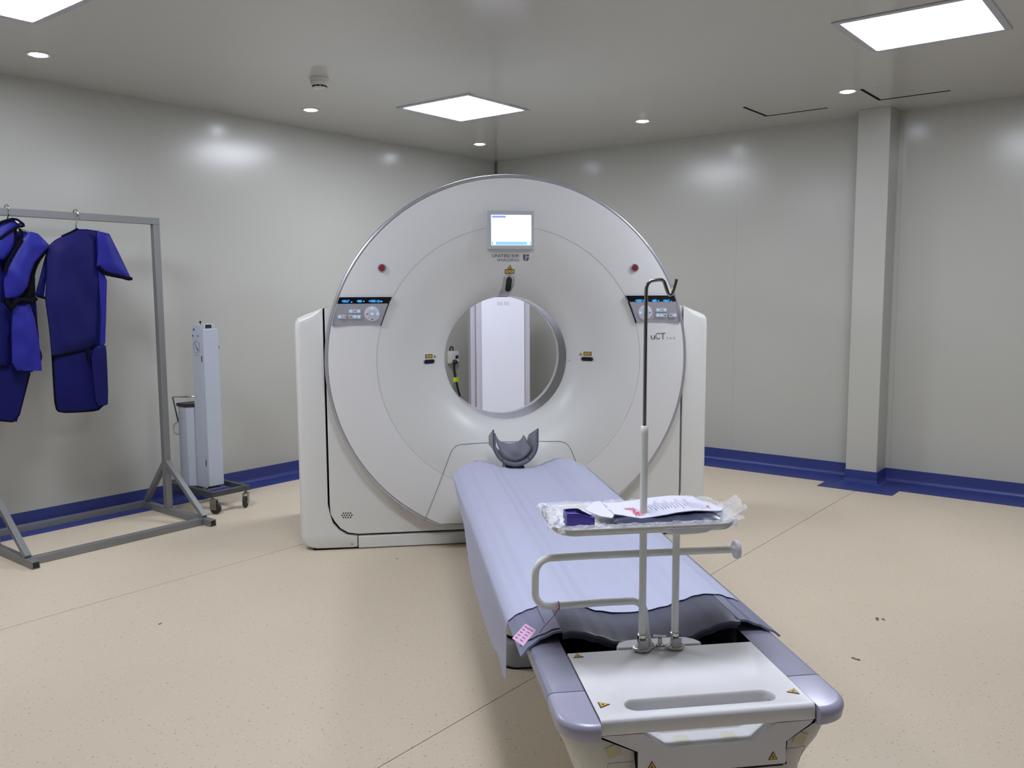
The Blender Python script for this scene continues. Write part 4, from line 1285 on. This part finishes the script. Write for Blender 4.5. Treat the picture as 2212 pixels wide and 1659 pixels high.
# ---------------------------------------------------------------- lead gowns
def gmap(b0, bow=0.0, a_mid=4.4, z_tilt=0.0, slope=0.0):
    return lambda a, z, d: (a, b0 + d + bow * (a - a_mid) ** 2 + z_tilt * (1.8 - z) + slope * (a - a_mid), z)
def binding(pts, mp, r=.0055, closed=False, off=.0):
    p = densify(chaikin(pts, 1, closed), .02, closed)
    return MB().tube([mp(a, z, off) for a, z in p], r, 6, closed=closed)
def hanger(host, a, b, z0):
    zt = 1.952
    hk_ = [(a + .0, b, z0)] + [(a, b, 1.862), (a, b - .002, 1.875)]
    hk_ = [(a, b, z0), (a, b, 1.865), (a, b + .010, 1.882), (a - .0, b + .028, 1.900), (a, b + .031, 1.925), (a, b + .020, 1.944), (a, b, 1.9505), (a, b - .020, 1.944), (a, b - .030, 1.925), (a, b - .030, 1.905)]
    part('hanger_hook', MB().tube(chaikin(hk_, 1, False), .0042, 8), CHROME, host, label='chrome hanger hook over the bar')
g1 = thing('lead_gown', 'deep blue short-sleeved lead gown with skirt, hung at the right of the rack', 'gown', ROOM, (4.35, .376, .74), 'blue lead protective gowns on the rack')
m1 = gmap(.376, .35, 4.37, 0, .03)
body = [(4.459, 1.788), (4.373, 1.835), (4.308, 1.836), (4.242, 1.83), (4.221, 1.79), (4.242, 1.715), (4.258, 1.619), (4.236, 1.566), (4.223, 1.533), (4.239, 1.333), (4.255, 1.149), (4.348, 1.119), (4.463, 1.101), (4.566, 1.087), (4.571, 1.261), (4.585, 1.42), (4.571, 1.53), (4.561, 1.657), (4.547, 1.728), (4.503, 1.765)]
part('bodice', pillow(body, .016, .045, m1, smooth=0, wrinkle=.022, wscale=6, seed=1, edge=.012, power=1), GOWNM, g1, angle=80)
sdp = [(4.271, 1.607), (4.236, 1.566), (4.223, 1.533), (4.239, 1.333), (4.254, 1.148), (4.284, 1.137), (4.268, 1.334), (4.271, 1.5)]
part('side_panel', pillow(sdp, .012, .012, gmap(.405, .2, 4.37, 0, .03), smooth=0, wrinkle=.010, wscale=9, seed=3, edge=.010, power=1), GOWN, g1, angle=80)
slr = [(4.271, 1.827), (4.196, 1.814), (4.15, 1.717), (4.074, 1.547), (4.095, 1.534), (4.168, 1.554), (4.235, 1.562), (4.282, 1.614), (4.272, 1.68)]
part('sleeve', pillow(slr, .012, .040, gmap(.41, .0, 4.37, 0, .0), smooth=0, wrinkle=.012, seed=4, edge=.012, power=1), GOWN, g1, angle=80)
sll = [(4.535, 1.721), (4.551, 1.673), (4.62, 1.446), (4.576, 1.428), (4.558, 1.531), (4.546, 1.642)]
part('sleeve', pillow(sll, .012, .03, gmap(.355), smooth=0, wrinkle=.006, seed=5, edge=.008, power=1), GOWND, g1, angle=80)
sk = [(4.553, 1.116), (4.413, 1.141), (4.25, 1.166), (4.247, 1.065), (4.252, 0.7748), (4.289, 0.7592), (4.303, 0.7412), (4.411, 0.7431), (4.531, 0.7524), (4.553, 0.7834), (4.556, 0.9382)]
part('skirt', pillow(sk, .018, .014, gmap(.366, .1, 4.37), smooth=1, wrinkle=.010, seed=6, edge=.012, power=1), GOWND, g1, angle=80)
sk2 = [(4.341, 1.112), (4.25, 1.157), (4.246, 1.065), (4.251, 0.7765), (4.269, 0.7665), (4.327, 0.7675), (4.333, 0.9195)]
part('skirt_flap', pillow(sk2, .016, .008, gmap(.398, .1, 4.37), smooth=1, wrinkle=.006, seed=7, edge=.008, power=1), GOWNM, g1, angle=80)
part('sleeve_binding', binding([(4.282, 1.616), (4.251, 1.582), (4.201, 1.566), (4.142, 1.554), (4.095, 1.54), (4.076, 1.544)], gmap(.43), .011), TRIMB, g1)
part('sleeve_lining', pillow([(4.279, 1.606), (4.234, 1.582), (4.159, 1.562), (4.094, 1.544), (4.117, 1.54), (4.202, 1.556), (4.245, 1.564)], .012, .03, gmap(.402), smooth=1), TRIMB, g1)
part('sleeve_binding', binding([(4.621, 1.442), (4.6, 1.434), (4.576, 1.428)], gmap(.375), .008), TRIMB, g1)
part('neck_binding', binding([(4.465, 1.786), (4.453, 1.793), (4.406, 1.815), (4.371, 1.837)], gmap(.385), .006), TRIMB, g1)
part('hem_binding', binding([(4.567, 1.09), (4.463, 1.098), (4.349, 1.116), (4.255, 1.148)], m1, .008), TRIMB, g1)
part('skirt_binding', binding([(4.553, 1.092), (4.554, 0.9381), (4.553, 0.7818), (4.531, 0.7516), (4.411, 0.7414), (4.301, 0.7393), (4.285, 0.7563), (4.252, 0.7732), (4.246, 1.065), (4.25, 1.149)], gmap(.369, .1, 4.37), .0065), TRIMB, g1)
part('waist_tie', pillow([(4.381, 1.115), (4.352, 1.12), (4.358, 1.073), (4.365, 1.03), (4.373, 1.065)], .010, .012, gmap(.41), smooth=0), TRIMB, g1)
ha = [(4.375, 1.902)][0][0]
hanger(g1, ha, .376, 1.81)

g2 = thing('lead_gown', 'deep blue lead vest gown with crossed fronts, cut off by the left photo edge', 'gown', ROOM, (4.8, .376, .72), 'blue lead protective gowns on the rack')
back_ = [(4.753, 1.805), (4.841, 1.861), (4.943, 1.773), (4.972, 1.632), (4.965, 1.424), (4.996, 1.162), (4.971, 1.009), (4.789, 0.9948), (4.61, 1.001), (4.609, 1.198), (4.612, 1.468), (4.609, 1.641), (4.544, 1.713), (4.625, 1.808), (4.673, 1.809)]
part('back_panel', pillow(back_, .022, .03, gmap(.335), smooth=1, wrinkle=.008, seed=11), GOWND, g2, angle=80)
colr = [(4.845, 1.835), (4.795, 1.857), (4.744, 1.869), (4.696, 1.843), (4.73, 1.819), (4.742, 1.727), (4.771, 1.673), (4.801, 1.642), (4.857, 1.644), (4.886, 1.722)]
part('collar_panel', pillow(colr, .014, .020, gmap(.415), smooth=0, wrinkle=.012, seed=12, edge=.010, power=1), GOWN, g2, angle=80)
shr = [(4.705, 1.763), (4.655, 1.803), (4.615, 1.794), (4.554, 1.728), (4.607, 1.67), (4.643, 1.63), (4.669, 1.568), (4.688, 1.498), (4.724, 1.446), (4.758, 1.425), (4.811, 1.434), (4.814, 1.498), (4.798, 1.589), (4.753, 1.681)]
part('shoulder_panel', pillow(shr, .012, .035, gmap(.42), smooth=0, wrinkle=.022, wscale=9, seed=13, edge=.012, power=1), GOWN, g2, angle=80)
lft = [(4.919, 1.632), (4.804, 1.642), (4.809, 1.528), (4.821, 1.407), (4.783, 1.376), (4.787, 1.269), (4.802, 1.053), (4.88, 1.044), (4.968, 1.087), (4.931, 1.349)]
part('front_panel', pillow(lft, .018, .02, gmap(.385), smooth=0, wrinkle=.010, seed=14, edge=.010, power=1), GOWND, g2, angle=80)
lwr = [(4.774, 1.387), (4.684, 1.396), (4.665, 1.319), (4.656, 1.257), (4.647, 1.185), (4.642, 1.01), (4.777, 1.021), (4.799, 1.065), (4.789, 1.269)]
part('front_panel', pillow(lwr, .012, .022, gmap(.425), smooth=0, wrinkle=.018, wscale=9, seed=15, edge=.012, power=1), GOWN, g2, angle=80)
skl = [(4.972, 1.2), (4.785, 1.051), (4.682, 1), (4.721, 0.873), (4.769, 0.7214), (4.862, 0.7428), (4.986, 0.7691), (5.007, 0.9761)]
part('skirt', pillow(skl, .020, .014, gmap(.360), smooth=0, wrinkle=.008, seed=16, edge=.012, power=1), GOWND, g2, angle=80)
part('armhole_binding', pillow([(4.551, 1.72), (4.57, 1.717), (4.634, 1.654), (4.663, 1.599), (4.68, 1.498), (4.72, 1.437), (4.751, 1.418), (4.675, 1.405), (4.647, 1.436), (4.632, 1.53), (4.633, 1.561), (4.605, 1.631), (4.544, 1.708)], .012, .02, gmap(.392), smooth=1), TRIMB, g2, angle=80)
part('front_binding', binding([(4.818, 1.43), (4.81, 1.392), (4.787, 1.372), (4.766, 1.414), (4.722, 1.421), (4.683, 1.407), (4.656, 1.429)], gmap(.447), .013), TRIMB, g2)
part('front_binding', binding([(4.709, 1.757), (4.757, 1.684), (4.792, 1.627), (4.809, 1.573)], gmap(.44), .009), TRIMB, g2)
part('collar_binding', binding([(4.822, 1.756), (4.785, 1.786), (4.729, 1.825), (4.693, 1.832), (4.696, 1.843), (4.737, 1.871), (4.788, 1.855), (4.831, 1.836)], gmap(.437), .008), TRIMB, g2)
part('side_binding', pillow([(4.675, 1.405), (4.649, 1.342), (4.633, 1.224), (4.638, 1.153), (4.622, 1.097), (4.628, 1.065), (4.644, 1.05), (4.638, 1.006), (4.651, 1.01), (4.647, 1.185), (4.655, 1.296)], .012, .016, gmap(.400), smooth=1), TRIMB, g2)
part('collar_loop', binding([(4.734, 1.811), (4.738, 1.735), (4.723, 1.734), (4.702, 1.758), (4.699, 1.794), (4.712, 1.812)], gmap(.425), .007), TRIMB, g2)
part('skirt_binding', binding([(4.682, 0.9996), (4.721, 0.873), (4.768, 0.7213), (4.862, 0.742), (4.966, 0.7651)], gmap(.362), .006), TRIMB, g2)
part('size_label', MB().prism([(4.748, 1.866), (4.726, 1.867), (4.701, 1.85), (4.727, 1.845)], gmap(.438), 0, .002), WHITEP, g2, label='small white label on the collar')
part('hanger_arm', MB().tube([(p_[0], .42, p_[1]) for p_ in [(4.741, 1.823), (4.677, 1.805), (4.641, 1.788)]], .005, 8), CHROME, g2)
ha = [(4.755, 1.916)][0][0]
hanger(g2, ha, .376, 1.80)

# ================================================================ UV LAMP TROLLEY
uv = thing('uv_lamp_trolley', 'tall slim pale blue-grey lamp cabinet on a dark castored frame, by the left wall', 'trolley', ROOM, (3.57, .38, 0))
fw = .032; fz = .115
part('frame_bar', MB().box(3.685, 3.685 + fw, .05, .64, fz, fz + .034), CARTF, uv, bevel=.002)
part('frame_bar', MB().box(3.425, 3.425 + fw, .05, .64, fz, fz + .034), CARTF, uv, bevel=.002)
part('frame_bar', MB().box(3.425 + fw, 3.685, .608, .64, fz, fz + .034), CARTF, uv, bevel=.002)
part('frame_bar', MB().box(3.425 + fw, 3.685, .05, .082, fz, fz + .034), CARTF, uv, bevel=.002)
part('frame_bar', MB().box(3.425 + fw, 3.685, .30, .332, fz, fz + .034), CARTF, uv, bevel=.002)
part('frame_opening', MB().box(3.4235, 3.4252, .613, .635, fz + .005, fz + .029), RACKIN, uv)
part('column_foot', MB().box(3.565, 3.652, .405, .512, fz + .030, .163), BLK, uv)
# tall column: narrow back box with a front lamp cover
part('lamp_column', MB().box(3.556, 3.660, .385, .500, .149, 1.244), CARTW, uv, bevel=.003)
part('lamp_cover', MB().box(3.550, 3.661, .5015, .528, .163, 1.216), CARTW, uv, label='pale front cover of the lamp', bevel=.003)
part('lamp_socket', MB().box(3.585, 3.640, .5005, .515, 1.216, 1.250), WHITEP, uv, bevel=.002)
part('socket_recess', MB().box(3.590, 3.636, .5152, .5168, 1.221, 1.245), BLK, uv)
part('top_knob', MB().lathe([(.003, 1.244), (.003, 1.256), (.007, 1.258), (.007, 1.268), (.001, 1.270)], (3.648, .480, 0), n=12), BLK, uv)
for z, b_, r in ((1.212, .420, .0065), (1.170, .405, .0045), (1.170, .465, .0045)):
    part('side_screw', MB().lathe([(.001, 3.6635), (r, 3.6635), (r, 3.660)], (0, b_, z), axis=0, n=10), BLK, uv)
mb = MB()
cc = (3.6606, .443, 1.095)
mb.tube([(cc[0], cc[1] + .036 * cos(2 * pi * k / 24), cc[2] + .042 * sin(2 * pi * k / 24)) for k in range(24)], .0014, 5, closed=True)
mb.bar((cc[0], cc[1] - .018, cc[2] + .026), (cc[0], cc[1] + .018, cc[2] - .024), .003, .003)
mb.bar((cc[0], cc[1] + .004, cc[2] - .004), (cc[0], cc[1] + .018, cc[2] - .020), .010, .006)
part('warning_emblem', mb, INK, uv, label='printed circle with a crossed hand')
part('emblem_caption', text_in('— — —', .405, .475, 1.038, 1.045, lambda a, b: (3.6608, .88 - a, b), .01), INKS, uv)
for z in (1.02, .32):
    part('cover_latch', MB().box(3.6600, 3.6640, .4985, .5035, z - .02, z + .02), BLK, uv)
part('side_catch', MB().box(3.536, 3.549, .50, .512, 1.08, 1.10), BLK, uv)
# shorter control box with black lid
part('control_box', MB().prism([(3.560, .245), (3.560, .378), (3.665, .378), (3.700, .345), (3.700, .245)], XY, .149, .690), CARTW, uv, bevel=.003)
part('box_lid', MB().prism([(3.552, .238), (3.552, .383), (3.668, .383), (3.707, .349), (3.707, .238)], XY, .690, .712), BLK, uv, label='black lid of the control box', bevel=.003)
part('box_button', MB().box(3.60, 3.63, .33, .36, .712, .720), INKS, uv, bevel=.001)
part('box_print', text_in('— — —', .27, .31, .648, .652, lambda a, b: (3.7008, .58 - a, b), .01), INKS, uv)
part('box_print', text_in('— — —', .265, .315, .610, .614, lambda a, b: (3.7008, .58 - a, b), .01), INKS, uv)
part('push_handle', MB().tube([(3.655, .386, .760), (3.69, .36, .762), (3.70, .185, .748)], .006, 10), CHROME, uv, label='chrome push handle')
part('handle_strut', MB().tube([(3.70, .187, .746), (3.70, .244, .58)], .005, 8), CARTF, uv)
cbl = [(3.705, .245, .58), (3.715, .215, .565), (3.715, .200, .53), (3.712, .215, .50), (3.70, .240, .495)]
part('cable_loop', MB().tube(chaikin(cbl, 2, False), .005, 8), TAPE, uv)
def caster(a, b, rot):
    mb = MB().lathe([(.001, .018), (.0, .018)], (0, 0, 0)) if False else None
    ca, sa_ = cos(rot), sin(rot)
    tr = lambda p: (a + p[0] * ca - p[1] * sa_, b + p[0] * sa_ + p[1] * ca, p[2])
    def T(m_):
        m_.v = [tr(p) for p in m_.v]; return m_
    fk = MB().box(-.012, .030, -.018, -.014, .030, .092).box(-.012, .030, .014, .018, .030, .092).box(-.020, .030, -.018, .018, .090, .096)
    ck = part('caster', T(fk), CASTM, uv, label='metal caster fork', bevel=.001)
    part('stem', T(MB().lathe([(.014, .096), (.014, .102), (.008, .104), (.008, fz), (.001, fz)], (0, 0, 0), n=14)), CASTM, ck)
    part('wheel', T(MB().lathe([(.012, -.011), (.034, -.011), (.038, -.006), (.038, .006), (.034, .011), (.012, .011)], (.020, 0, .0385), axis=1, n=28, closed=True)), RUBBER, ck)
    part('hub', T(MB().lathe([(.001, -.0135), (.012, -.0125), (.0125, .0125), (.001, .0135)], (.020, 0, .0385), axis=1, n=16)), CASTM, ck)
caster(3.698, .615, radians(120)); caster(3.445, .622, radians(38)); caster(3.702, .075, radians(70)); caster(3.445, .078, radians(200))

# ================================================================ BEHIND THE BORE
cb = thing('power_cabinet', 'tall white cabinet with grey side frames, seen through the scanner bore', 'cabinet', SCAN, (.2, 2.62, 0))
X0, X1 = [(0.0798, 0.7721), (0.5536, 0.7637)]
x0, x1 = X0[0], X1[0]
D0, D1 = [(0.1273, 0.7721), (0.5026, 0.7655)]
d0, d1 = D0[0], D1[0]
part('body', MB().box(x0, x1, 2.60, 2.90, .06, 1.62), CABF, cb, bevel=.004)
part('side_frame', MB().box(x0 - .045, x0 - .001, 2.64, 2.88, .06, 1.60), CABF, cb, bevel=.006)
part('door', MB().box(d0, d1, 2.583, 2.599, .08, 1.60), CABD, cb, bevel=.004)
part('base', MB().box(x0 + .02, x1 - .02, 2.62, 2.88, 0, .06), BLK, cb)
part('frame_joint', MB().box(x0 + .001, d0 - .001, 2.5985, 2.6, 1.155, 1.158), INKS, cb)
part('frame_joint', MB().box(d1 + .001, x1 - .001, 2.5985, 2.6, 1.155, 1.158), INKS, cb)
part('door_emblem', text_in('▪▪▪ ▪▪▪', (d0 + d1) / 2 - .05, (d0 + d1) / 2 + .05, 1.335, 1.365, lambda a, b: (a, 2.5822, b)), CABF, cb)
# wall socket with a cable
sx, sz = [(0.6822, 0.8324)][0]
so = thing('wall_socket', 'white switched wall socket on the left wall, seen through the bore', 'socket', ROOM, (sx, 0, sz))
part('back_box', MB().box(sx - .06, sx + .06, 0.0005, .045, sz - .065, sz + .055), DETW, so, bevel=.006)
part('face_plate', MB().box(sx - .052, sx + .052, .045, .053, sz - .055, sz + .045), WHITEP, so, bevel=.004)
part('outlet', MB().box(sx - .040, sx + .0, .053, .056, sz - .02, sz + .012), BLK, so)
part('cable_loop', MB().tube(chaikin([(sx + .04, .02, sz + .05), (sx + .04, .02, sz + .09), (sx + .015, .02, sz + .10), (sx - .005, .02, sz + .09), (sx - .005, .02, sz + .05)], 2, False), .006, 8), BLK, so)
pw = thing('power_cable', 'black power cable with a yellow tag, hanging from the wall socket', 'cable', ROOM, (sx, .03, sz - .1))
P_ = [(0.7093, 0.7786), (0.7107, 0.7029), (0.6858, 0.6114), (0.6545, 0.4962), (0.6285, 0.444), (0.6495, 0.3917)]
c_pts = [(p[0], .06, p[1]) for p in P_] + [(P_[-1][0] + .05, .06, .30), (P_[-1][0] + .08, .05, .12), (P_[-1][0] + .10, .08, .012), (P_[-1][0] + .3, .10, .012)]
part('plug', MB().lathe([(.001, .058), (.022, .058), (.025, .075), (.014, .095), (.001, .097)], (P_[0][0], 0, P_[0][1] + .005), axis=1, n=16), BLK, pw)
part('lead', MB().tube(chaikin(c_pts, 2, False), .011, 10), BLK, pw)
yt = P_[2]
part('tag', MB().box(yt[0] - .024, yt[0] + .024, .045, .076, yt[1] - .022, yt[1] + .022), CABLEY, pw, label='yellow cable tag', bevel=.002)
